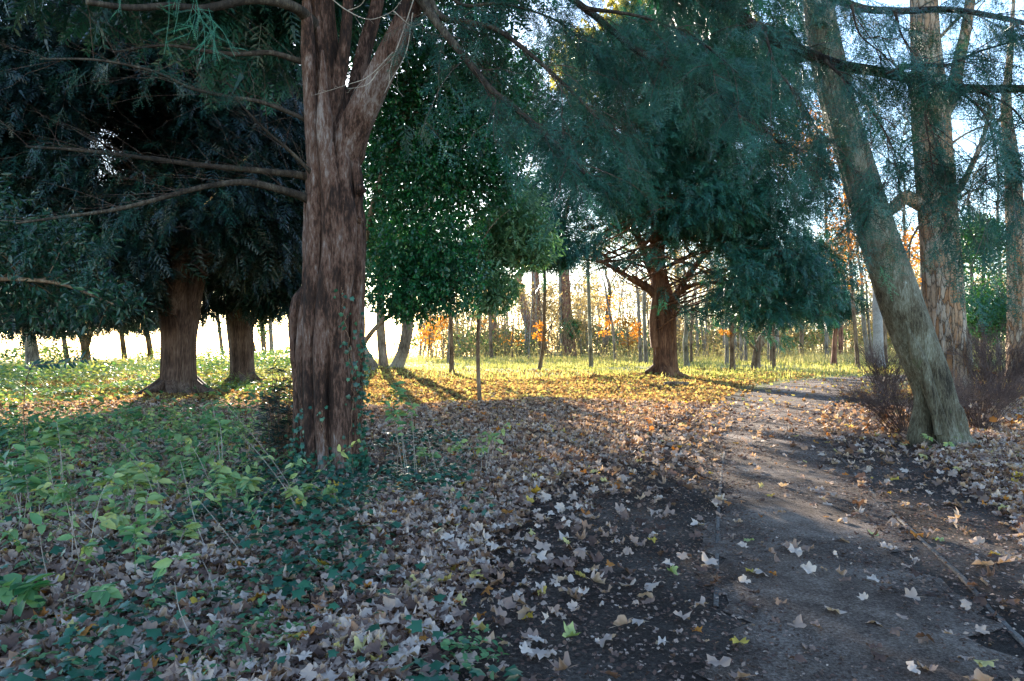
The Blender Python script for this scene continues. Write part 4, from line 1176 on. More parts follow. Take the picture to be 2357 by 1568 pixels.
# ================================================================== LEANING TREE, PLATED PINE AND OTHER BIG TRUNKS ON THE RIGHT
def build_right():
    d = 10.2; b = P(2165, 1030, d); b[2] = 0
    t = thing('leaning_tree', 'grey green trunk leaning far left over the bare shrub by the path', 'tree', b)
    mb = MB()
    ctrl = [pw(2182, 1060, d, 118), pw(2176, 1030, d, 106), pw(2166, 980, d, 92), pw(2154, 920, d, 88), pw(2136, 860, d, 88), pw(2108, 790, d, 91), pw(2078, 710, d, 92), pw(2047, 620, d, 88), pw(2020, 540, d, 84), pw(1992, 450, d, 80), pw(1962, 350, d, 76), pw(1932, 250, d + .1, 74), pw(1908, 150, d + .2, 74), pw(1888, 40, d + .4, 66), pw(1860, -120, d + .7, 54), pw(1810, -320, d + 1.2, 40), pw(1760, -560, d + 1.8, 20)]
    p = smooth_pts(ctrl, 170)
    fl0 = flutes(7, .035, (2, 3, 6, 10), 8)
    def fl(th, u):
        o = fl0(th, u)
        low = np.exp(-u * 9)
        return o * (1 + low * (.26 * np.cos(4 * th + 1.2) + .12 * np.cos(7 * th + .5))) - .16 * np.exp(-((u - .12) / .10) ** 2) * np.maximum(0, np.cos(th - 2.3)) ** 6
    tube(mb, p[:, :3], root_flare(p, p[:, 3], .28, .12), 90, fl)
    for i, (pts, w, dd) in enumerate([([(2112, 1040), (2116, 1000), (2124, 950), (2126, 900), (2118, 850), (2098, 790)], 22, d - .06), ([(2185, 1055), (2170, 990), (2150, 930), (2130, 870), (2105, 800), (2085, 740)], 15, d - .28), ([(2232, 1050), (2215, 1005), (2196, 950), (2176, 890)], 20, d - .12), ([(2160, 1000), (2150, 950), (2138, 890), (2115, 820)], 8, d - .36)]):
        q = PL(pts, dd, dd + .03, 50); e = np.linspace(0, 1, 50)
        tube(mb, q, w / FPX * d * np.minimum(1, (1.03 - e) * 3) * (1 + .1 * np.sin(9 * e + i)), 16, flutes(90 + i, .08, (2, 3, 5), 6))
    for (x, y, w, dx) in ((2032, 610, 14, .1), (2012, 578, 9, 0), (1990, 470, 9, .05)):
        c = P(x, y, d - .28); tube(mb, np.array([c + [0, .05, 0], c + [0, -.03, 0]]), np.array([1.3, .7]) * w / FPX * d / 2, 12)
    roots(mb, P(2172, 1030, d) * [1, 1, 0], .34, 7, .35, 5)
    mb.build('trunk', M['lean_bark'], t, True)
    mb = MB(); pr = []
    for pts, w0 in (([(1950, 305), (1925, 318), (1880, 330), (1830, 345), (1780, 350)], 16), ([(1890, 60), (1930, -30), (1990, -130), (2060, -260)], 34), ([(1880, 20), (1820, -80), (1740, -200)], 30), ([(1800, -330), (1900, -460), (1980, -600)], 24)):
        q = PL(pts, d + .1, d + .5, 30); tube(mb, q, taper(30, w0, 4) / FPX * d / 2, 10); pr.append(q)
    b1 = branch_family(pr, .3, (.6, 1.6), .1, .9, .15, 7, .3); twigs(mb, b1, (.012 * (1 - .7 * np.linspace(0, 1, 7)))[None] * np.ones((len(b1), 1)), 4)
    mb.build('bare_crown', M['grey_bark'], t, True)

    d = 18.0; b = P(2185, 924, d); b[2] = 0
    t = thing('pine_tree', 'upright trunk of orange and grey plated bark behind the leaning trunk', 'tree', b)
    mb = MB()
    ctrl = [pw(2188, 940, d, 100), pw(2187, 915, d, 95), pw(2183, 850, d, 90), pw(2176, 760, d, 86), pw(2170, 650, d, 84), pw(2163, 550, d, 82), pw(2155, 450, d, 82), pw(2148, 350, d, 80), pw(2142, 250, d, 80), pw(2135, 150, d, 66), pw(2128, 30, d, 58), pw(2125, -150, d, 50), pw(2130, -400, d, 36), pw(2140, -700, d, 16)]
    p = trunk(mb, ctrl, 48, 120, flutes(17, .035, (3, 5, 8, 12), 10), (.4, .12))
    for pts, w0, w1 in (([(2120, 470), (2085, 455), (2060, 475), (2030, 492), (1990, 500)], 34, 24), ([(2165, 270), (2190, 225), (2205, 150), (2225, 60), (2240, -60)], 34, 18), ([(2180, 455), (2205, 440), (2230, 395), (2262, 320), (2280, 240)], 18, 7), ([(2130, 300), (2105, 240), (2090, 190)], 18, 6)):
        q = PL(pts, d, d + .1, 30); tube(mb, q, taper(30, w0, w1) / FPX * d / 2, 14, flutes(int(w0), .05, (2, 3), 5))
    mb.build('trunk', M['pine_bark'], t, True)
    mb = MB(); pr = []
    for pts, w in (([(2205, 460), (2235, 440), (2290, 430), (2350, 400)], 6), ([(2230, 395), (2250, 350), (2300, 300), (2360, 280)], 6), ([(2115, 520), (2095, 560), (2090, 610), (2060, 640)], 6), ([(2190, 330), (2240, 300), (2330, 270)], 6), ([(2110, 200), (2060, 150), (2020, 60)], 8), ([(2150, 100), (2220, 30), (2300, -30)], 9), ([(2130, 20), (2050, -60), (1960, -120)], 9)):
        q = PL(pts, d, d + .2, 24); tube(mb, q, taper(24, w, 2) / FPX * d / 2, 6); pr.append(q)
    b1 = branch_family(pr, .2, (.5, 1.6), .1, .9, .15, 7, .15); twigs(mb, b1, (.010 * (1 - .7 * np.linspace(0, 1, 7)))[None] * np.ones((len(b1), 1)), 4)
    b2 = branch_family(list(b1), .25, (.2, .7), .1, .9, .15, 5, .1); twigs(mb, b2, (.005 * (1 - .6 * np.linspace(0, 1, 5)))[None] * np.ones((len(b2), 1)), 3)
    mb.build('bare_crown', M['brown_bark'], t, True)
    # thin bare runners against its foot
    mb = MB()
    for (x0, x1, x2, y2) in ((2150, 2145, 2160, 680), (2165, 2172, 2165, 700), (2175, 2170, 2188, 705), (2190, 2196, 2180, 720), (2142, 2155, 2150, 730), (2200, 2195, 2205, 760)):
        q = PL([(x0, 920), (x1, 820), (x2, y2)], d - .62, d - .56, 24); tube(mb, q, taper(24, .010, .004), 5)
    mb.build('runners', M['pale_twig'], t, True)


build_right()


# ================================================================== TREES FARTHER OFF
def bg_tree(label, path, py_base, bark, name='tree', cat='tree', top=9.0, nbr=8, br=(1.2, 3.0), crown=None, seg=14, side=None, group=None, fl=.05, rise=.5, tw=1.0):
    """path: (px, py, width px) from the foot upwards; the trunk then goes on up to height top"""
    d = EYE * FPX / (py_base - HY)
    b = P(path[0][0], path[0][1], d); b[2] = float(gh(b[0], d))
    z0 = b[2]
    ctrl = []
    for i, (x, y, w) in enumerate(path):
        c = pw(x, y, d, w)
        if i == 0: c[2] = z0 - .1
        ctrl.append(c)
    l = np.array(ctrl[-1]); pv = np.array(ctrl[-2]); dirn = l[:3] - pv[:3]; dirn = dirn / np.linalg.norm(dirn)
    dirn = norm(dirn + np.array([0, 0, .6]))
    rem = top - l[2]
    if rem > .6:
        for f in (.35, .7, 1.0):
            q = l[:3] + dirn * rem * f + rng.normal(size=3) * .06 * rem * f
            ctrl.append([*q, max(.012, l[3] * (1 - .85 * f))])
    t = thing(name, label, cat, b, group)
    mb = MB(); p = trunk(mb, ctrl, seg, 46, flutes(int(abs(path[0][0])), fl, (2, 3, 5, 8), 7), (.35, .25))
    pr = []
    if side:
        for pts, w0 in side:
            q = PL(pts, d, d - .2, 24); tube(mb, q, taper(24, w0, w0 * .3) / FPX * d / 2, 8); pr.append(q)
    mb.build('trunk', bark, t, True)
    k = nbr
    if k:
        mb = MB()
        up = p[int(len(p) * .35):, :3]
        i = rng.integers(0, len(up), k); st = up[i]
        a = rng.uniform(0, 2 * pi, k); ln = rng.uniform(*br, k)
        tg = st + np.stack([np.cos(a) * ln, np.sin(a) * ln, ln * rng.uniform(.1, 1.0, k) * rise * 2], -1)
        lm = limbs_to(mb, st, tg, np.clip(.013 * ln, .012, .08), .04, 9, -.06, 5)
        pr2 = list(lm) + pr
        b1 = branch_family(pr2, .35 / tw, (.4, 1.4), .05, .9, .2, 6, .3); twigs(mb, b1, (.007 * (1 - .6 * np.linspace(0, 1, 6)))[None] * np.ones((len(b1), 1)), 3)
        b2 = branch_family(list(b1), .45 / tw, (.25, .8), .05, .9, .2, 5, .2); twigs(mb, b2, (.0035 * (1 - .5 * np.linspace(0, 1, 5)))[None] * np.ones((len(b2), 1)), 3)
        mb.build('bare_crown', bark, t, True)
    if crown:
        mat, ells, n, size, tpls, thr = crown
        mb = MB(); o, dr = blob_points(ells, n, thr, .9, int(abs(path[0][1])), .5)
        if tpls is FAN:
            sprays_at(mb, o, norm(dr * .7 + rng.normal(size=dr.shape) * .5 + np.array([0, 0, -.4])), size, .5, FAN)
        else:
            for j, tp in enumerate(tpls):
                q = slice(j, None, len(tpls)); m_ = len(o[q])
                place(mb, tp, o[q], rdir(m_, -.4), rdir(m_, .6), size * rng.uniform(.6, 1.3, m_), np.clip(.5 + .22 * rng.normal(size=m_), 0, 1))
        mb.build('crown', mat, t)
    return t


def build_far_trees():
    g1 = 'slender trunks standing in the sunlit grass'
    A, B_, RB = M['ash_bark'], M['brown_bark'], M['red_bark']
    LB = [RH]
    Ed = lambda x, y, w, h, py, dep=None: E(x, y, w, h, EYE * FPX / (py - HY), dep)
    # --- left, against the bright field
    bg_tree('pale brown thick trunk at the far left edge of the bright gap', [(78, 868, 34), (72, 800, 28), (62, 740, 26), (50, 650, 24)], 868, A, crown=(M['yew_leaf_shaded'], [Ed(60, 690, 150, 75, 868, 2.4), Ed(-40, 560, 160, 120, 868, 2.5)], 2200, .7, FAN, -.2), nbr=6, group='trunks along the bright field')
    bg_tree('red brown forked trunk left of the two slim field trunks', [(200, 843, 22), (196, 800, 18), (186, 760, 16), (178, 700, 15), (170, 640, 13)], 843, B_, side=[([(197, 800), (206, 770), (212, 720), (210, 660)], 16)], crown=(M['yew_leaf_shaded'], [Ed(190, 700, 130, 62, 843, 3), Ed(280, 690, 110, 60, 843, 3)], 2600, .8, FAN, -.2), group='trunks along the bright field')
    bg_tree('dark thin trunk leaning left beside the pale thick left edge trunk', [(158, 846, 12), (150, 800, 10), (142, 740, 9), (130, 660, 8)], 846, B_, crown=(M['yew_leaf_shaded'], [Ed(120, 690, 70, 60, 846, 2)], 900, .7, FAN, -.1), nbr=4, group='trunks along the bright field')
    bg_tree('slim ivied trunk between the red forked trunk and its leaning neighbour', [(288, 838, 13), (284, 800, 11), (279, 760, 10), (274, 700, 9)], 838, B_, crown=(M['yew_leaf_shaded'], [Ed(285, 705, 80, 50, 838, 2.4)], 1200, .8, FAN, -.1), nbr=5, group='trunks along the bright field')
    bg_tree('slim trunk with bent top next to the thick forked yew', [(347, 836, 15), (345, 805, 13), (338, 768, 12), (322, 735, 10), (310, 690, 9)], 836, B_, crown=(M['yew_leaf_shaded'], [Ed(325, 705, 75, 48, 836, 2.4)], 1200, .8, FAN, -.1), nbr=5, group='trunks along the bright field')
    bg_tree('thin ivied trunk leaning left between the two left yews', [(514, 826, 9), (509, 790, 8), (503, 740, 8), (498, 680, 7)], 830, B_, nbr=5, crown=(M['bramble'], [Ed(504, 740, 10, 50, 830, .35), Ed(495, 640, 50, 50, 830, 1.5)], 500, .25, LB, -.6), group='trunks along the bright field')
    bg_tree('ivy wrapped pole like trunk right of the slimmer left yew', [(608, 822, 13), (606, 780, 12), (602, 730, 11), (600, 640, 10)], 828, B_, nbr=4, crown=(M['bramble'], [Ed(604, 745, 14, 50, 828, .5)], 500, .25, LB, -.9), group='trunks along the bright field')
    bg_tree('bare pale trunk close beside the ivy wrapped pole', [(626, 820, 11), (624, 780, 10), (622, 730, 9), (622, 640, 8)], 827, A, nbr=4, group='trunks along the bright field')
    bg_tree('small leaning trunk tucked against the slimmer left yew', [(590, 826, 8), (585, 800, 7), (576, 770, 6), (566, 720, 5)], 830, B_, nbr=3, group='trunks along the bright field', top=6)
    # --- the many stemmed tree on its mound
    d = 31.5; b = P(885, 862, d); b[2] = float(gh(b[0], d))
    t = thing('multistem_tree', 'pale tree of four splaying stems on a leafy mound behind the big yew', 'tree', b)
    mb = MB(); tops = []
    for ctrl in ([pw(865, 862, d, 36), pw(850, 835, d, 28), pw(832, 800, d, 24), pw(815, 750, d, 22), pw(800, 650, d, 18), pw(780, 480, d, 12), pw(770, 350, d, 5)],
                 [pw(882, 860, d + .4, 30), pw(882, 830, d + .4, 22), pw(878, 780, d + .5, 21), pw(876, 730, d + .5, 20), pw(878, 600, d + .6, 16), pw(885, 420, d + .8, 6)],
                 [pw(905, 862, d - .1, 40), pw(918, 838, d - .1, 28), pw(932, 800, d - .1, 24), pw(940, 760, d - .1, 22), pw(946, 700, d - .1, 20), pw(965, 560, d, 14), pw(985, 400, d, 6)],
                 [pw(895, 858, d - .3, 22), pw(908, 838, d - .3, 14), pw(922, 800, d - .4, 11), pw(930, 750, d - .4, 10), pw(925, 650, d - .6, 8), pw(920, 500, d - .8, 4)]):
        p = trunk(mb, ctrl, 20, 40, flutes(int(ctrl[0][0] * 10) % 50 + 50, .05, (2, 3, 5), 6), None); tops.append(p[:, :3])
    mb.build('trunk', M['ash_bark'], t, True)
    mb = MB(); ells = [E(860, 420, 230, 200, d, 4.0), E(890, 590, 170, 70, d, 3.0), E(1010, 600, 100, 60, d + 1, 2.5), E(960, 480, 120, 140, d, 2.5), E(760, 480, 120, 140, d, 2.5)]  # low lobes added to keep the sun off the nearer ground
    tg, _ = blob_points(ells, 60, -2); allp = np.vstack([q[14:] for q in tops])
    st = allp[[int(np.argmin(np.linalg.norm(allp - q, axis=1))) for q in tg - np.array([0, 0, 1.])]]
    lm = limbs_to(mb, st, tg, .03 * np.ones(len(tg)), .05); b1 = branch_family(list(lm), .5, (.5, 1.4), .1, .9, .2, 6, .2)
    twigs(mb, b1, .008 * np.ones(b1.shape[:2]), 3); mb.build('bare_crown', M['ash_bark'], t, True)
    mb = MB(); o, dr = blob_points(ells, 19000, -.18, 1.1, 9); place(mb, RH, o, rdir(len(o), -.4), rdir(len(o), .6), .26 * rng.uniform(.6, 1.3, len(o)), np.clip(.4 + .2 * rng.normal(size=len(o)), 0, 1))
    mb.build('crown', M['bush_leaf'], t)
    # --- slender trunks in the sun (right of the holly)
    bg_tree('straight dark trunk rising from leaves under the hanging holly', [(1040, 865, 12), (1039, 800, 10), (1037, 720, 9), (1036, 620, 8)], 864, B_, nbr=5, top=7, group=g1)
    bg_tree('whitish thin trunk half hidden by the dark one under the holly', [(1031, 840, 6), (1033, 790, 5), (1035, 720, 5)], 840, A, nbr=4, top=7, group=g1)
    bg_tree('dark trunk with a knobbly base in front of a rosy trunk', [(1133, 830, 12), (1130, 805, 8), (1128, 750, 8), (1126, 680, 7)], 828, B_, nbr=6, top=8, group=g1)
    bg_tree('rosy brown trunk behind the knobbly based thin one', [(1146, 818, 24), (1140, 770, 18), (1134, 720, 17), (1128, 640, 15)], 817, RB, nbr=6, top=16, seg=18, group='big conifer trunks at the back')
    bg_tree('huge reddish trunk leaning left, split from its dark neighbour', [(1228, 815, 34), (1222, 780, 24), (1214, 740, 20), (1205, 700, 18), (1194, 640, 16)], 815, RB, name='conifer_tree', nbr=9, top=22, seg=20, br=(2, 5), rise=.1, group='big conifer trunks at the back')
    bg_tree('huge dark red trunk just right of the leaning reddish one', [(1243, 817, 46), (1240, 790, 32), (1237, 750, 24), (1234, 700, 20), (1232, 640, 18)], 816, RB, name='conifer_tree', nbr=9, top=24, seg=20, br=(2, 5), rise=.1, group='big conifer trunks at the back')
    bg_tree('whippy pale sapling in front of the huge red trunks', [(1216, 833, 4), (1219, 790, 3.5), (1222, 740, 3), (1226, 690, 2.5)], 833, A, nbr=5, top=5.5, br=(.5, 1.2), group=g1)
    bg_tree('gently bowed thin trunk with pale side shoot left of the straight pole', [(1241, 856, 11), (1245, 830, 9), (1250, 800, 9), (1252, 760, 8.5), (1253, 700, 8), (1254, 640, 7.5)], 855, B_, nbr=6, top=7.5, side=[([(1253, 770), (1268, 750), (1285, 715), (1298, 690)], 4)], crown=(M['orange_leaf'], [Ed(1243, 750, 14, 12, 855, .5), Ed(1235, 772, 14, 8, 855, .4), Ed(1248, 780, 10, 5, 855, .3)], 170, .14, LB, -2), group=g1)
    bg_tree('massive dark trunk with a mossy swollen foot at the back', [(1312, 818, 36), (1310, 790, 28), (1306, 740, 24), (1303, 690, 22), (1300, 620, 20)], 818, RB, name='conifer_tree', nbr=8, top=22, seg=20, br=(2, 5), rise=.1, crown=(M['bush_leaf'], [Ed(1312, 755, 26, 28, 818, 1.6)], 700, .35, LB, -.4), group='big conifer trunks at the back')
    bg_tree('pale grey trunk hugging the massive mossy footed one', [(1291, 815, 9), (1291, 770, 8), (1290, 700, 8), (1289, 620, 7)], 818, A, nbr=5, top=12, group='big conifer trunks at the back')
    bg_tree('straight pole like trunk standing alone in the brightest grass', [(1361, 850, 11), (1360, 820, 9.5), (1358, 760, 9), (1356, 700, 8.5), (1354, 640, 8)], 848, M['grey_bark'], nbr=7, top=8.5, group=g1)
    bg_tree('dark leaning trunk in shade right of the straight pole', [(1388, 828, 18), (1392, 800, 15), (1398, 755, 13), (1400, 700, 11)], 826, B_, nbr=8, top=9, group=g1)
    bg_tree('pale orange slanting trunk with rusty leaves', [(1418, 838, 9), (1415, 810, 7), (1411, 760, 7), (1405, 730, 6), (1397, 690, 5)], 838, A, nbr=9, top=7.5, crown=(M['orange_leaf'], [Ed(1400, 740, 26, 16, 838, .9), Ed(1385, 765, 22, 9, 838, .7), Ed(1410, 700, 30, 22, 838, 1.0), Ed(1430, 770, 10, 8, 838, .4)], 520, .15, LB, -.5), group=g1)
    bg_tree('left one of the close pair of grey trunks by the sunlit yew', [(1475, 840, 9), (1474, 810, 8), (1472, 760, 7.5), (1469, 690, 7)], 840, A, nbr=6, top=8, crown=(M['orange_leaf'], [Ed(1465, 760, 16, 24, 840, .8)], 260, .15, LB, -.6), group=g1)
    bg_tree('right one of the close pair of grey trunks by the sunlit yew', [(1488, 844, 10), (1486, 810, 9), (1484, 760, 8.5), (1482, 690, 8)], 843, A, nbr=5, top=8, group=g1)
    bg_tree('dark bowed stem springing up beside the sunlit yew trunk', [(1518, 838, 5), (1506, 800, 4.5), (1494, 755, 4), (1490, 720, 3.5)], 842, B_, nbr=5, top=5, br=(.6, 1.5), group=g1)
    # --- right of the sunlit yew
    bg_tree('pale twisted trunk just right of the sunlit yew', [(1582, 848, 13), (1579, 820, 11), (1577, 790, 11), (1580, 755, 10), (1578, 700, 9)], 847, M['grey_bark'], nbr=6, top=8, group=g1)
    bg_tree('thin dark trunk behind the pale twisted one', [(1592, 838, 6.5), (1591, 800, 6), (1592, 740, 5.5)], 838, B_, nbr=5, top=7, group=g1)
    bg_tree('distant grey trunk with a forked top alone in pale thicket', [(1604, 820, 7), (1605, 790, 6), (1605, 760, 6), (1604, 740, 5)], 824, A, nbr=6, top=7, side=[([(1606, 770), (1612, 755), (1618, 745)], 4)], group=g1)
    bg_tree('curving thin grey trunk left of the pale pole', [(1663, 826, 6), (1666, 800, 5.5), (1665, 770, 5), (1660, 730, 4.5)], 826, A, nbr=5, top=7, group=g1)
    bg_tree('slim pale pole behind the trunk with orange twigs', [(1673, 842, 9), (1673, 800, 8), (1671, 760, 7), (1670, 700, 6)], 841, A, nbr=4, top=7, group=g1)
    bg_tree('sunny edged trunk with small orange leaves and white side branch', [(1687, 857, 14), (1686, 830, 12), (1685, 790, 11), (1684, 755, 11), (1686, 700, 9)], 855, B_, nbr=6, top=7.5, side=[([(1687, 785), (1692, 772), (1700, 760), (1704, 745)], 4)], crown=(M['orange_leaf'], [Ed(1668, 765, 14, 5, 855, .5), Ed(1680, 768, 8, 7, 855, .3)], 130, .13, LB, -2), group=g1)
    bg_tree('distant grey trunk tilting left behind the crooked one', [(1697, 828, 8), (1694, 800, 7), (1692, 770, 6), (1692, 700, 5)], 830, A, nbr=5, top=8, group=g1)
    bg_tree('blue grey trunk left of the crooked tree, nearer its side branch', [(1707, 835, 8), (1706, 800, 7), (1706, 750, 6.5), (1705, 700, 6)], 834, A, nbr=5, top=8, group=g1)
    bg_tree('blue grey trunk directly left of the crooked tree', [(1717, 838, 8), (1716, 800, 7), (1715, 755, 6.5), (1716, 700, 6)], 836, A, nbr=5, top=8, group=g1)
    bg_tree('crooked stout trunk bending right with one long left branch', [(1741, 854, 23), (1740, 835, 19), (1743, 808, 17), (1750, 785, 17), (1759, 770, 15), (1767, 755, 12), (1775, 720, 9)], 851, B_, nbr=6, top=6.5, seg=18, side=[([(1742, 805), (1732, 798), (1718, 782), (1706, 765), (1698, 752)], 6), ([(1741, 795), (1738, 780), (1740, 762)], 5), ([(1752, 800), (1762, 788), (1766, 775)], 3)], group=g1)
    bg_tree('thin grey trunk, first right of the crooked tree', [(1770, 834, 6), (1769, 800, 5.5), (1769, 740, 5)], 833, A, nbr=4, top=7, group=g1)
    bg_tree('thin brown trunk between a grey one and a thicker brown one', [(1775, 843, 6.5), (1774, 800, 6), (1774, 740, 5.5)], 842, B_, nbr=4, top=7, group=g1)
    bg_tree('clean brown trunk nearest the camera right of the crooked tree', [(1782, 849, 9), (1781, 820, 8), (1781, 780, 7.5), (1780, 720, 7)], 848, B_, nbr=5, top=7.5, group=g1)
    bg_tree('shaded grey trunk with a dark upright side stem', [(1790, 830, 11), (1790, 800, 10), (1788, 760, 9), (1786, 700, 8)], 829, A, nbr=4, top=8, side=[([(1793, 815), (1797, 795), (1798, 772)], 4)], group=g1)
    bg_tree('sturdy dark conifer trunk alone before yellow green bushes', [(1845, 826, 13), (1845, 795, 10.5), (1845, 750, 10), (1844, 690, 9)], 824, B_, name='conifer_tree', nbr=10, top=12, br=(1.5, 3.5), rise=.02, crown=(M['yew_leaf'], [Ed(1845, 680, 75, 55, 824, 3), Ed(1850, 600, 60, 60, 824, 2.5)], 1300, .95, FAN, -.1), group='conifers beyond the path bend')
    bg_tree('red trunk with one long bough reaching right across the path bend', [(1919, 844, 14), (1920, 815, 11), (1922, 775, 10.5), (1926, 738, 9)], 842, RB, nbr=5, top=5.5, side=[([(1926, 740), (1935, 733), (1955, 728), (1985, 716), (2015, 704)], 6)], crown=(M['yew_leaf'], [Ed(1930, 690, 60, 35, 842, 1.8), Ed(1900, 720, 40, 25, 842, 1.2)], 700, .7, FAN, -.1), group='conifers beyond the path bend')
    bg_tree('twin red stems right of the one with the long bough', [(1936, 832, 10), (1934, 800, 8), (1933, 760, 7), (1931, 700, 6)], 831, RB, nbr=5, top=8, side=[([(1936, 820), (1939, 790), (1939, 750), (1940, 700)], 7)], group='conifers beyond the path bend')
    bg_tree('small pale trunk leaning left in bright bushes', [(1911, 812, 8), (1907, 790, 7), (1903, 765, 6), (1900, 740, 5)], 822, A, nbr=4, top=6, group='conifers beyond the path bend')
    bg_tree('pale slanting trunk left of the thick grey one at the bend', [(2003, 838, 14), (1996, 800, 11), (1990, 760, 10), (1985, 700, 9)], 838, A, nbr=5, top=9, group='conifers beyond the path bend')
    bg_tree('thin sun edged trunk pressed against the thick grey one', [(2012, 838, 7), (2006, 800, 6.5), (2001, 760, 6), (1996, 700, 5)], 838, A, nbr=4, top=9, group='conifers beyond the path bend')
    bg_tree('thick smooth grey trunk behind the leaning trunk at the bend', [(2024, 848, 30), (2022, 820, 25), (2021, 770, 23), (2019, 700, 21), (2018, 600, 19), (2016, 500, 17)], 848, M['far_twig'], nbr=9, top=14, seg=20, br=(1.5, 4), group='conifers beyond the path bend')
    bg_tree('dark trunk half hidden right of the thick grey one', [(2038, 838, 12), (2037, 800, 10), (2036, 740, 9), (2034, 660, 8)], 838, B_, nbr=4, top=10, group='conifers beyond the path bend')
    bg_tree('tall trunk at the right edge above bare twigs, bark split in strips', [(2348, 880, 64), (2345, 850, 50), (2343, 780, 44), (2341, 680, 40), (2338, 560, 38), (2334, 470, 36), (2330, 380, 30)], 875, M['pine_bark'], name='conifer_tree', nbr=9, top=16, seg=30, br=(1, 3), rise=.1)
    # --- bushes and coloured crowns behind
    bg_tree('glossy green holly bush between the plated pine and the right edge trunk', [(2265, 868, 16), (2262, 800, 13), (2262, 700, 10), (2264, 600, 7)], 868, B_, name='holly_bush', cat='bush', nbr=8, top=7.5, br=(.6, 1.5), crown=(M['bush_leaf'], [Ed(2268, 640, 75, 140, 868, 1.5), Ed(2240, 560, 62, 70, 868, 1.3), Ed(2290, 710, 58, 80, 868, 1.2), Ed(2225, 700, 40, 70, 868, 1)], 17000, .15, [OV, RH], -.25))
    bg_tree('slim maple with orange leaves glowing behind the leaning trunk', [(1975, 846, 10), (1970, 780, 9), (1960, 650, 8), (1950, 500, 7)], 846, B_, name='maple_tree', nbr=16, top=17, br=(1.5, 4.0), crown=(M['orange_leaf'], [Ed(1950, 560, 62, 120, 846, 2), Ed(1870, 330, 95, 100, 846, 2.4), Ed(1975, 430, 45, 70, 846, 1.2), Ed(1740, 190, 55, 100, 846, 1.5), Ed(2090, 600, 50, 90, 846, 1.6)], 4200, .24, LB, -.12))
    d = EYE * FPX / (816 - HY)
    for px, py, tp, lab in ((2085, 842, 15, 'thin bare tree between the leaning trunk and the plated pine'), (2235, 838, 14, 'bare branching tree behind the glossy holly bush'), (2120, 836, 17, 'tall bare tree whose top is lost behind the plated pine'), (2300, 840, 17, 'bare many twigged tree close left of the right edge trunk'), (1905, 834, 16, 'bare tall tree behind the orange maple')):
        bg_tree(lab, [(px, py, 9), (px - 3, 780, 8), (px + 2, 640, 7), (px - 4, 500, 6)], py, A, name='bare_tree', nbr=22, top=tp, br=(1.5, 4.5), group='bare trees behind the big right trunks')
    bg_tree('tall tree with sunlight painted yellow into its leaves, whose top shows above the sunlit yew', [(1560, 816, 14), (1560, 700, 12), (1555, 500, 11), (1550, 250, 8)], 816, A, name='poplar_tree', nbr=26, top=46, br=(3, 8), crown=(M['yellow_lit_leaf'], [Ed(1560, 60, 130, 130, 816, 6), Ed(1420, 90, 80, 110, 816, 5), Ed(1690, 120, 60, 120, 816, 4), Ed(1330, 150, 70, 100, 816, 5)], 9000, .75, [RH, RHN], -.1))
    bg_tree('small rusty beech sapling in the bright middle distance', [(1180, 826, 5), (1178, 800, 4), (1180, 770, 4)], 828, B_, name='beech_sapling', nbr=8, top=4.6, br=(.8, 2), crown=(M['orange_leaf'], [Ed(1180, 770, 45, 28, 828, 2), Ed(1130, 740, 40, 20, 828, 2)], 420, .24, LB, -.2), group='rusty leaved saplings')
    bg_tree('rusty leaved sapling left of the knobbly based thin trunk', [(985, 830, 5), (987, 800, 4), (990, 760, 4)], 830, B_, name='beech_sapling', nbr=8, top=4.8, br=(.8, 2), crown=(M['orange_leaf'], [Ed(985, 770, 38, 30, 830, 2), Ed(1020, 740, 40, 20, 830, 2)], 520, .24, LB, -.2), group='rusty leaved saplings')
    bg_tree('rusty leaved sapling left of the close pair of grey trunks', [(1448, 828, 5), (1446, 800, 4), (1444, 770, 4)], 828, B_, name='beech_sapling', nbr=8, top=4.8, br=(.8, 2), crown=(M['orange_leaf'], [Ed(1450, 790, 28, 24, 828, 1.5), Ed(1440, 740, 30, 20, 828, 1.5)], 420, .24, LB, -.2), group='rusty leaved saplings')


build_far_trees()


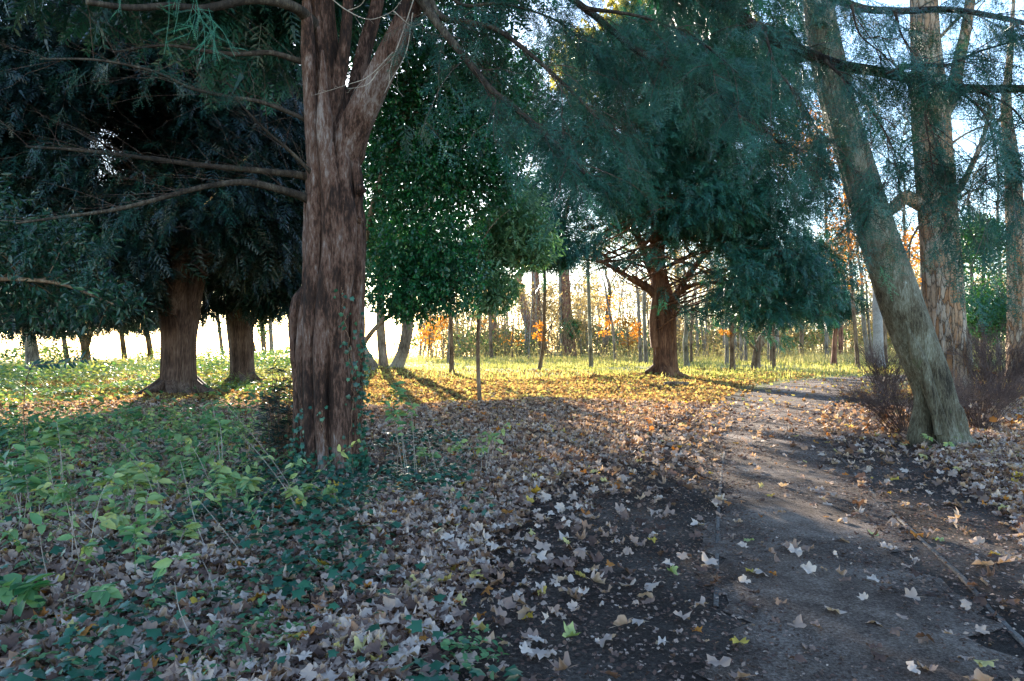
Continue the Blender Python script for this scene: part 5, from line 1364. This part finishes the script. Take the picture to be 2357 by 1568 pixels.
def build_distant_wood():
    """the pale thicket of bare stems that closes the view"""
    mb = MB()
    n = 330
    x = rng.uniform(-14, 62, n); y = rng.uniform(74, 118, n)
    z = gh(x, y); h = rng.uniform(5, 15, n)
    s = np.linspace(0, 1, 8)[None, :, None]
    d = np.stack([rng.normal(size=n) * .08, rng.normal(size=n) * .08, np.ones(n)], -1)
    pp = np.stack([x, y, z], -1)[:, None] + d[:, None] * s * h[:, None, None] + rng.normal(size=(n, 8, 3)) * np.array([.22, .22, .05]) * s
    twigs(mb, pp, (rng.uniform(.05, .16, n)[:, None] * (1 - .8 * s[..., 0])), 5)
    b1 = branch_family(list(pp), .8, (1.2, 3.5), -.1, .9, .12, 6, .7); twigs(mb, b1, (.028 * (1 - .6 * np.linspace(0, 1, 6)))[None] * np.ones((len(b1), 1)), 3)
    b2 = branch_family(list(b1[::2]), .9, (.6, 1.8), -.1, .9, .2, 5, .6); twigs(mb, b2, .014 * np.ones(b2.shape[:2]), 3)
    tag(mb.build('distant_woods', M['far_twig']), 'pale bare thicket of far trees closing the view behind the trunks', 'woods', kind='stuff')
    # tan and gold thicket, head high and more
    mb = MB()
    ells = [((rng.uniform(-12, 62), rng.uniform(64, 95), rng.uniform(.5, 8.5)), (rng.uniform(2.5, 5.5), 2.5, rng.uniform(1.5, 3.8))) for _ in range(110)]
    o, dr = blob_points(ells, 80000, -.15, .6, 14, .7)
    ells2 = [((rng.uniform(9, 64), rng.uniform(70, 98), rng.uniform(6, 14)), (rng.uniform(2.5, 5.5), 2.5, rng.uniform(2, 4.5))) for _ in range(60)]
    o2, dr2 = blob_points(ells2, 42000, .05, .8, 15, .7); ells3 = [((rng.uniform(-15, 26), rng.uniform(95, 112), rng.uniform(0, 10)), (rng.uniform(2.5, 6), 2.5, rng.uniform(2, 4.0))) for _ in range(70)]
    o3, dr3 = blob_points(ells3, 60000, .0, .7, 16, .7); o = np.vstack([o, o2, o3])
    for tp, sl in ((RHN, slice(0, None, 2)), (RH, slice(1, None, 2))):
        q = o[sl]; place(mb, tp, q, rdir(len(q), .3), rdir(len(q), .6), .30 * rng.uniform(.5, 1.4, len(q)), np.clip(.5 + .2 * rng.normal(size=len(q)) + .3 * sn(q, .25, 61), 0, 1))
    k = 3000; x = rng.uniform(-12, 62, k); y = rng.uniform(56, 92, k); h = rng.uniform(1.5, 8, k)
    s2 = np.linspace(0, 1, 6)[None, :, None]; d2 = np.stack([rng.normal(size=k) * .6, rng.normal(size=k) * .4, np.ones(k)], -1)
    pq = np.stack([x, y, gh(x, y)], -1)[:, None] + d2[:, None] * s2 * h[:, None, None] + rng.normal(size=(k, 6, 3)) * .16
    twigs(mb, pq, .016 * (1 - .7 * s2[..., 0]) * np.ones((k, 1)), 3, .45)
    tag(mb.build('distant_thicket', M['scrub']), 'pale tan and gold thicket closing the view between the far trunks', 'thicket', kind='stuff')
    mb = MB()
    ells = [((rng.uniform(-10, 60), rng.uniform(72, 100), rng.uniform(0, 2.2)), (rng.uniform(2, 5), 2, rng.uniform(1.0, 2.6))) for _ in range(46)]
    o, dr = blob_points(ells, 26000, -.2, .5, 4); place(mb, RH, o, rdir(len(o)), rdir(len(o), .6), .42 * rng.uniform(.6, 1.3, len(o)), np.clip(.42 + .2 * rng.normal(size=len(o)) + .25 * sn(o, .15, 6), 0, 1))
    tag(mb.build('distant_undergrowth', M['bramble']), 'green and yellow scrub at the feet of the far trees', 'undergrowth', kind='stuff')


build_distant_wood()
# ================================================================== SMALLER PLANTS
def shoot_plant(name, label, cat, base, stems, leaf, mat, group=None, nleaf=9, size=.06, tint=.5, stem_mat='pale_twig', r=.004, tv=.15):
    """stems: list of polylines; leaves in pairs along the outer part"""
    t = thing(name, label, cat, base, group)
    mb = MB()
    for q in stems: tube(mb, q, taper(len(q), r, r * .35), 5)
    mb.build('stem', M[stem_mat], t, True)
    if nleaf:
        mb = MB()
        for q in stems:
            T = norm(np.gradient(q, axis=0)); u = rng.uniform(.42, 1, nleaf) ** .8 * (len(q) - 1.01); i = u.astype(int)
            o = q[i] + (q[i + 1] - q[i]) * (u - i)[:, None]
            lat = norm(np.cross(T[i], [0, 0, 1.])) * rng.choice([-1, 1], nleaf)[:, None]
            X = norm(T[i] * .5 + lat + rng.normal(size=o.shape) * .35 + np.array([0, 0, -.35]))
            U = norm(rng.normal(size=o.shape) * .35 + np.array([0, -.25, 1.]))
            place(mb, leaf, o, X, U, size * rng.uniform(.6, 1.35, nleaf), np.clip(tint + tv * rng.normal(size=nleaf), 0, 1))
        mb.build('leaves', M[mat], t)
    return t


def build_saplings():
    grp = 'leafy saplings arching over the ivy'
    L = [  # foot px, foot py, leaf cluster px/py, tint, size, stems, label
        (150, 1200, 110, 1010, .42, .085, 4, 'tall green sapling at the left with rounded leaves against the bramble'),
        (60, 1260, 40, 1060, .25, .09, 4, 'dark green sapling crossing the left edge below the laurel'),
        (300, 1210, 255, 1085, .62, .07, 4, 'yellow green sapling spreading low left of the forked yew\'s foot'),
        (380, 1240, 310, 1060, .66, .075, 3, 'pale yellowish sapling leaning left under the forked yew'),
        (560, 1200, 520, 1090, .60, .075, 5, 'thick clump of pale leaves on arching stems before the big yew'),
        (520, 1190, 460, 945, .45, .075, 3, 'sapling whose grey green leaf spray hangs before the forked yew roots'),
        (330, 1270, 285, 1165, .72, .075, 3, 'yellowing spotted leaves drooping over dead leaves at the left'),
        (400, 1300, 432, 1215, .60, .07, 2, 'sapling with a few narrow leaves hanging straight down on the litter'),
        (90, 1420, 110, 1340, .30, .085, 3, 'broad green leaved seedling at the lower left'),
        (30, 1450, 22, 1350, .15, .09, 3, 'dark green low plant in the lower left corner'),
        (180, 1330, 200, 1120, .50, .07, 3, 'half yellow sapling behind the broad leaved seedling'),
        (610, 1010, 572, 900, .45, .06, 2, 'sapling with one hanging green leaf beside the dark seedling yew'),
        (930, 1120, 900, 900, .35, .07, 4, 'tall thin sapling right of the ivied trunk with green top leaves'),
        (955, 1110, 940, 925, .40, .06, 2, 'second wispy sapling right of the ivied trunk, farther from it'),
        (1000, 1100, 1070, 1020, .55, .06, 3, 'pale leaved wisp in the leaf litter right of the big yew'),
        (1110, 1110, 1135, 1000, .62, .055, 3, 'yellow green wisp alone in the open leaf litter'),
        (780, 1195, 770, 1140, .62, .065, 4, 'pale green sprig at the foot of the big yew'),
        (730, 1220, 720, 1160, .70, .06, 3, 'cream green sprig left of the one at the big yew\'s foot'),
        (990, 1090, 985, 1045, .5, .06, 3, 'tiny green sprig low in the litter'),
        (2178, 1043, 2180, 1020, .62, .05, 5, 'light green sprig at the foot of the leaning trunk'),
    ]
    for (fx, fy, lx, ly, tint, size, ns, lab) in L:
        b = G(fx, fy); d = b[1]
        st = []
        for k in range(ns):
            j = rng.normal(size=3) * np.array([.09, .12, .05])
            e = P(lx, ly, d * rng.uniform(.96, 1.04)) + j * (1.6 if ns > 2 else .7)
            m_ = b + (e - b) * .55 + np.array([0, 0, .10 + .05 * rng.normal()]) * np.linalg.norm(e - b) * 1.2
            st.append(smooth_pts([b + rng.normal(size=3) * np.array([.03, .03, 0]), m_, e], 14))
        shoot_plant('sapling', lab, 'sapling', b, st, OV, 'young_leaf', grp, 17 if ns > 2 else 9, size * 1.4, tint)
    # bare pale stems
    S = [([(690, 1190), (655, 1100), (580, 1000), (505, 915)], 'long bare stem bowing from the big yew\'s foot towards the forked yew'),
         ([(700, 1230), (660, 1130), (600, 1050), (555, 1000)], 'bare stem just below the long bowing one'),
         ([(600, 1335), (555, 1270), (490, 1190), (440, 1130)], 'straight bare stem slanting over dead leaves in mid left'),
         ([(330, 1320), (270, 1270), (180, 1190), (110, 1110)], 'bare stem slanting left above the broad leaved seedling'),
         ([(480, 1300), (450, 1200), (430, 1120), (415, 1060)], 'thin upright bare stem between two slanting ones'),
         ([(415, 1180), (350, 1100), (300, 1040), (230, 985)], 'bare stem rising left through the yellow saplings'),
         ([(465, 1535), (440, 1470), (412, 1400), (402, 1340)], 'pale curved stalk standing at the bottom left'),
         ([(503, 1425), (495, 1370), (480, 1320), (466, 1290)], 'pale bent stalk above the curved bottom one'),
         ([(150, 1410), (118, 1350), (95, 1260), (90, 1160)], 'grey stem leaning at the lower left edge'),
         ([(1010, 1105), (985, 1010), (960, 950), (930, 900)], 'thin white stem fanning out right of the ivied trunk')]
    for pts, lab in S:
        b = G(*pts[0]); d = b[1]
        q = smooth_pts([b] + [P(x, y, d + .12 * (i + 1)) for i, (x, y) in enumerate(pts[1:])], 20)
        shoot_plant('dry_cane', lab, 'cane', b, [q], OV, 'young_leaf', 'bare canes arching over the litter', 0, r=.0042)
    # laurel sprig held out in the bright gap
    b = P(60, 1010, 9.0); b[2] = 0
    q = smooth_pts([b, P(55, 930, 9), P(70, 850, 9), P(110, 838, 9), P(160, 835, 8.9), P(212, 822, 8.8)], 30)
    t = thing('laurel_sprig', 'dark feathered laurel sprig standing out against the bright left gap', 'sapling', b)
    mb = MB(); tube(mb, q, taper(30, .007, .003), 5); mb.build('stem', M['twig'], t, True)
    mb = MB(); k = 26; i = np.linspace(12, 29, k).astype(int); T = norm(np.gradient(q, axis=0))[i]
    sg = np.where(np.arange(k) % 2, 1, -1)[:, None]; X = norm(T * .7 + sg * np.array([0, -.25, -.55]) + rng.normal(size=(k, 3)) * .12)
    place(mb, OVN, q[i], X, norm(np.array([0, -.8, .6]) + rng.normal(size=(k, 3)) * .2), .115 * rng.uniform(.8, 1.2, k), .3 * np.ones(k)); mb.build('leaves', M['laurel_leaf_shaded'], t)
    # seedling yew at the trunk's foot
    b = G(655, 1075); d = b[1]
    t = thing('yew_seedling', 'dark bushy young yew against the left foot of the big fluted trunk', 'bush', b)
    mb = MB(); st = []
    for k in range(22):
        e = P(rng.uniform(605, 690), rng.uniform(850, 1000), d + rng.uniform(-.3, .35)); st.append(smooth_pts([b + rng.normal(size=3) * [.08, .08, 0], (b + e) / 2 + rng.normal(size=3) * .06, e], 8))
    st = np.array(st); twigs(mb, st, (.007 * (1 - .6 * np.linspace(0, 1, 8)))[None] * np.ones((22, 1)), 4)
    b1 = branch_family(list(st), .07, (.12, .35), .2, .9, .15, 6, .2); twigs(mb, b1, .002 * np.ones(b1.shape[:2]), 3); mb.build('stem', M['twig'], t, True)
    mb = MB(); sprays_on(mb, b1, .13, .4, 1, 1, SPRAY, .1, .8); mb.build('leaves', M['yew_leaf_shaded'], t)
    # ivy on the fluted trunk
    t = thing('climbing_ivy', 'small leaved ivy climbing the right side of the big fluted trunk', 'ivy', P(800, 1092, 7.7) * [1, 1, 0])
    mb = MB(); ml = MB()
    vines = [([(825, 1095), (826, 1000), (822, 900), (828, 800), (824, 720)], 7.80), ([(812, 1095), (806, 1000), (812, 920), (806, 850), (800, 790)], 7.62), ([(838, 1095), (840, 1000), (838, 920), (836, 850), (838, 790)], 7.98), ([(768, 1095), (752, 1030), (742, 980), (738, 920)], 7.62), ([(700, 1095), (695, 1040), (700, 985), (694, 930)], 7.80), ([(815, 860), (800, 780), (790, 700), (785, 660)], 7.60), ([(672, 1090), (676, 1040), (684, 990)], 7.9), ([(832, 1000), (830, 930), (834, 860), (830, 790)], 7.85)]
    for pts, dd in vines:
        q = PL(pts, dd, dd, 40) + rng.normal(size=(40, 3)) * .012; tube(mb, q, .004, 4)
        k = 62 if dd > 7.7 else 20; i = (rng.uniform(0, 1, k) ** 1.35 * 39).astype(int)
        o = q[i] + rng.normal(size=(k, 3)) * [.045, .03, .03] + [0, -.03, 0]
        place(ml, IVY, o, norm(rng.normal(size=(k, 3)) * [1, .35, 1] + [0, -.2, -.5]), norm(rng.normal(size=(k, 3)) * .35 + [0, -1, .35]), .05 * rng.uniform(.5, 1.3, k), np.clip(.5 + .25 * rng.normal(size=k), 0, 1))
    k = 300; o = np.stack([rng.uniform(680, 850, k), rng.uniform(1040, 1100, k)], -1); o = np.array([P(x, y, rng.uniform(7.6, 7.95)) for x, y in o])
    place(ml, IVY, o, rdir(k, -.3), norm(rng.normal(size=(k, 3)) * .4 + [0, -.8, .6]), .06 * rng.uniform(.6, 1.3, k), np.clip(.5 + .25 * rng.normal(size=k), 0, 1))
    mb.build('stem', M['twig'], t, True); ml.build('leaves', M['ivy_leaf'], t)
    # surface root and little log
    b = P(850, 958, 8.6); b[2] = 0
    mb = MB(); q = smooth_pts([P(836, 945, 8.4), P(850, 958, 8.5), P(872, 968, 8.6), P(905, 972, 8.7)], 20); q[:, 2] = np.linspace(.16, .0, 20); tube(mb, q, taper(20, .07, .02), 10, flutes(5, .1, (2, 3), 4))
    tag(mb.build('exposed_root', M['yew_bark_far'], None, True, b), 'dark root running out over the leaves right of the big fluted trunk', 'root')
    b = G(1557, 893); mb = MB()
    q = smooth_pts([b + [-.42, -.03, .07], b + [0, .02, .085], b + [.42, .05, .06]], 14); tube(mb, q, .085 * np.ones(14), 14, flutes(9, .08, (3, 5), 3))
    mb.add(np.vstack([q[0] + [-.005, 0, 0], q[0] + np.array([[-.005, .07 * math.cos(a), .07 * math.sin(a)] for a in np.linspace(0, 2 * pi, 12, endpoint=False)])]), [(0, 1 + k, 1 + (k + 1) % 12) for k in range(12)])
    tag(mb.build('fallen_log', M['brown_bark'], None, False, b), 'short dark log lying on leaves before the sunlit yew', 'log')


def twig_shrub(label, base, n, reach, hgt, lean, rad=.006):
    t = thing('bare_shrub', label, 'bush', base, 'bare twiggy shrubs round the leaning trunk')
    mb = MB()
    a = rng.uniform(0, 2 * pi, n); u = rng.uniform(.25, 1, n) ** .7
    o = np.asarray(base) + np.stack([np.cos(a), np.sin(a), 0 * a], -1) * rng.uniform(0, .25, n)[:, None] * reach
    e = o + np.stack([np.cos(a) * u * reach, np.sin(a) * u * reach, (1.05 - .45 * u) * hgt * rng.uniform(.7, 1.2, n)], -1) + np.asarray(lean)
    s = np.linspace(0, 1, 9)[None, :, None]
    p = o[:, None] * (1 - s) + e[:, None] * s; p[..., 2] += .22 * hgt * np.sin(pi * s[..., 0]) * u[:, None]; p += rng.normal(size=p.shape) * .012 * s
    p[..., 2] = np.maximum(p[..., 2], .01)
    twigs(mb, p, (rad * (1 - .6 * s[..., 0])) * np.ones((n, 1)), 4)
    mb.build('stem', M['shrub_twig'], t, True)
    mb = MB(); b1 = branch_family(list(p), .13, (.15, .5), .0, .9, .2, 6, .45); twigs(mb, b1, (rad * .45 * (1 - .5 * np.linspace(0, 1, 6)))[None] * np.ones((len(b1), 1)), 3)
    b2 = branch_family(list(b1), .22, (.08, .25), .0, .9, .2, 5, .3); twigs(mb, b2, rad * .28 * np.ones(b2.shape[:2]), 3)
    mb.build('twigs', M['shrub_twig'], t)
    # a few brown leaves caught low in it
    mb = MB(); k = 60; o = np.asarray(base) + rng.normal(size=(k, 3)) * [reach * .35, reach * .3, .0] + np.stack([0 * a[:1].repeat(k), 0 * a[:1].repeat(k), rng.uniform(.05, hgt * .45, k)], -1)
    for j in range(3):
        q = slice(j, None, 3); place(mb, MAPLE_FAR[j], o[q], rdir(len(o[q])), rdir(len(o[q]), .3), .14 * rng.uniform(.6, 1.2, len(o[q])), rng.uniform(.1, .9, len(o[q])))
    mb.build('caught_leaves', M['litter'], t)


build_saplings()


def build_leafy_undergrowth():
    mb = MB(); n = 330
    x = rng.uniform(-8.5, -.9, n * 3); y = rng.uniform(4.2, 12, n * 3)
    k = (x < -.55 - .20 * y + .5 * sn(np.stack([x, y, 0 * x], -1), 1.2, 5)) & (np.abs(x) < .8 * y + .6) & (((x + 2.2) / .9) ** 2 + ((y - 8.1) / .9) ** 2 > 1)
    x, y = x[k][:n], y[k][:n]; n = len(x)
    h = rng.uniform(.25, .85, n); d = np.stack([rng.normal(size=n) * .45, rng.normal(size=n) * .45, np.ones(n)], -1)
    s = np.linspace(0, 1, 8)[None, :, None]
    pp = np.stack([x, y, gh(x, y)], -1)[:, None] + d[:, None] * s * h[:, None, None]; pp[..., 2] -= .35 * h[:, None] * s[..., 0] ** 2.5
    twigs(mb, pp, .003 * (1 - .5 * s[..., 0]) * np.ones((n, 1)), 3, .5)
    m = 11; T = norm(np.gradient(pp, axis=1)); i = rng.integers(2, 8, (n, m)); row = np.arange(n)[:, None]
    o = pp[row, i].reshape(-1, 3); t_ = T[row, i].reshape(-1, 3)
    lat = norm(np.cross(t_, [0, 0, 1.])) * rng.choice([-1, 1], len(o))[:, None]
    X = norm(t_ * .4 + lat + rng.normal(size=o.shape) * .5 + [0, 0, -.25])
    tn = np.repeat(np.clip(.46 + .22 * rng.normal(size=n), 0, 1), m) + .1 * rng.normal(size=len(o))
    place(mb, OV, o, X, norm(rng.normal(size=o.shape) * .45 + [0, -.2, 1.]), rng.uniform(.045, .105, len(o)), tn)
    tag(mb.build('leafy_undergrowth', M['young_leaf']), 'tangle of green and yellowing leafy shoots filling the left foreground', 'undergrowth', kind='stuff')


build_leafy_undergrowth()
b = P(2085, 985, 11.6); b[2] = 0
twig_shrub('wide bare purple brown shrub left of the leaning trunk\'s foot', b, 150, 1.1, .95, (-.10, 0, .05), .0042)
b = P(2255, 965, 12.4); b[2] = 0
twig_shrub('bare twiggy shrub right of the leaning trunk\'s foot', b, 135, 1.0, 1.05, (.05, 0, .1), .0042)
b = P(2300, 905, 17.5); b[2] = 0
twig_shrub('thin upright bare shrub between pine and right edge trunk', b, 110, 1.5, 2.0, (0, 0, .2), .009)
b = P(2040, 905, 18.0); b[2] = 0
twig_shrub('bare brushy shrub behind the leaning trunk where the path bends', b, 70, .9, 1.5, (0, 0, .1), .008)
# ================================================================== CAMERA, SUN AND SKY
cam = bpy.data.cameras.new('camera'); cam.lens = 24.0; cam.sensor_width = 36; cam.clip_end = 2000; cam.clip_start = .05
co = bpy.data.objects.new('camera', cam); COL.objects.link(co); co.location = (0, 0, EYE); co.rotation_euler = (R(90), 0, 0)
SC.camera = co
AZ, EL = -14.0, 14.5            # the sun stands low, ahead and a little to the left, behind the big trunk
sun = bpy.data.lights.new('sun', 'SUN'); sun.energy = 5.0; sun.angle = R(.5); sun.color = (1, .90, .74)
so = bpy.data.objects.new('sun', sun); COL.objects.link(so)
dv = Vector((math.sin(R(AZ)) * math.cos(R(EL)), math.cos(R(AZ)) * math.cos(R(EL)), math.sin(R(EL))))
so.rotation_euler = dv.to_track_quat('Z', 'Y').to_euler(); so.location = (-10, 40, 20)
w = bpy.data.worlds.new('World'); SC.world = w; w.use_nodes = True
n = w.node_tree.nodes; sk = n.new('ShaderNodeTexSky'); sk.sky_type = 'NISHITA'; sk.sun_disc = False
sk.sun_elevation = R(EL); sk.sun_rotation = R(AZ); sk.air_density = 1.0; sk.dust_density = .3; sk.ozone_density = 2.0
w.node_tree.links.new(sk.outputs[0], n['Background'].inputs[0]); n['Background'].inputs[1].default_value = .15
vs = SC.view_settings
vs.view_transform = 'Standard'; vs.look = 'None'; vs.exposure = 2.4; vs.gamma = 1; vs.use_curve_mapping = False
cy = SC.cycles
cy.max_bounces = 6; cy.diffuse_bounces = 3; cy.glossy_bounces = 2; cy.transmission_bounces = 3; cy.transparent_max_bounces = 4
cy.caustics_reflective = False; cy.caustics_refractive = False; cy.sample_clamp_indirect = 6
cy.use_denoising = True; cy.denoiser = 'OPENIMAGEDENOISE'; cy.denoising_input_passes = 'RGB_ALBEDO_NORMAL'; cy.denoising_prefilter = 'NONE'
for o in list(SC.objects):
    if 'base' in o: del o['base']
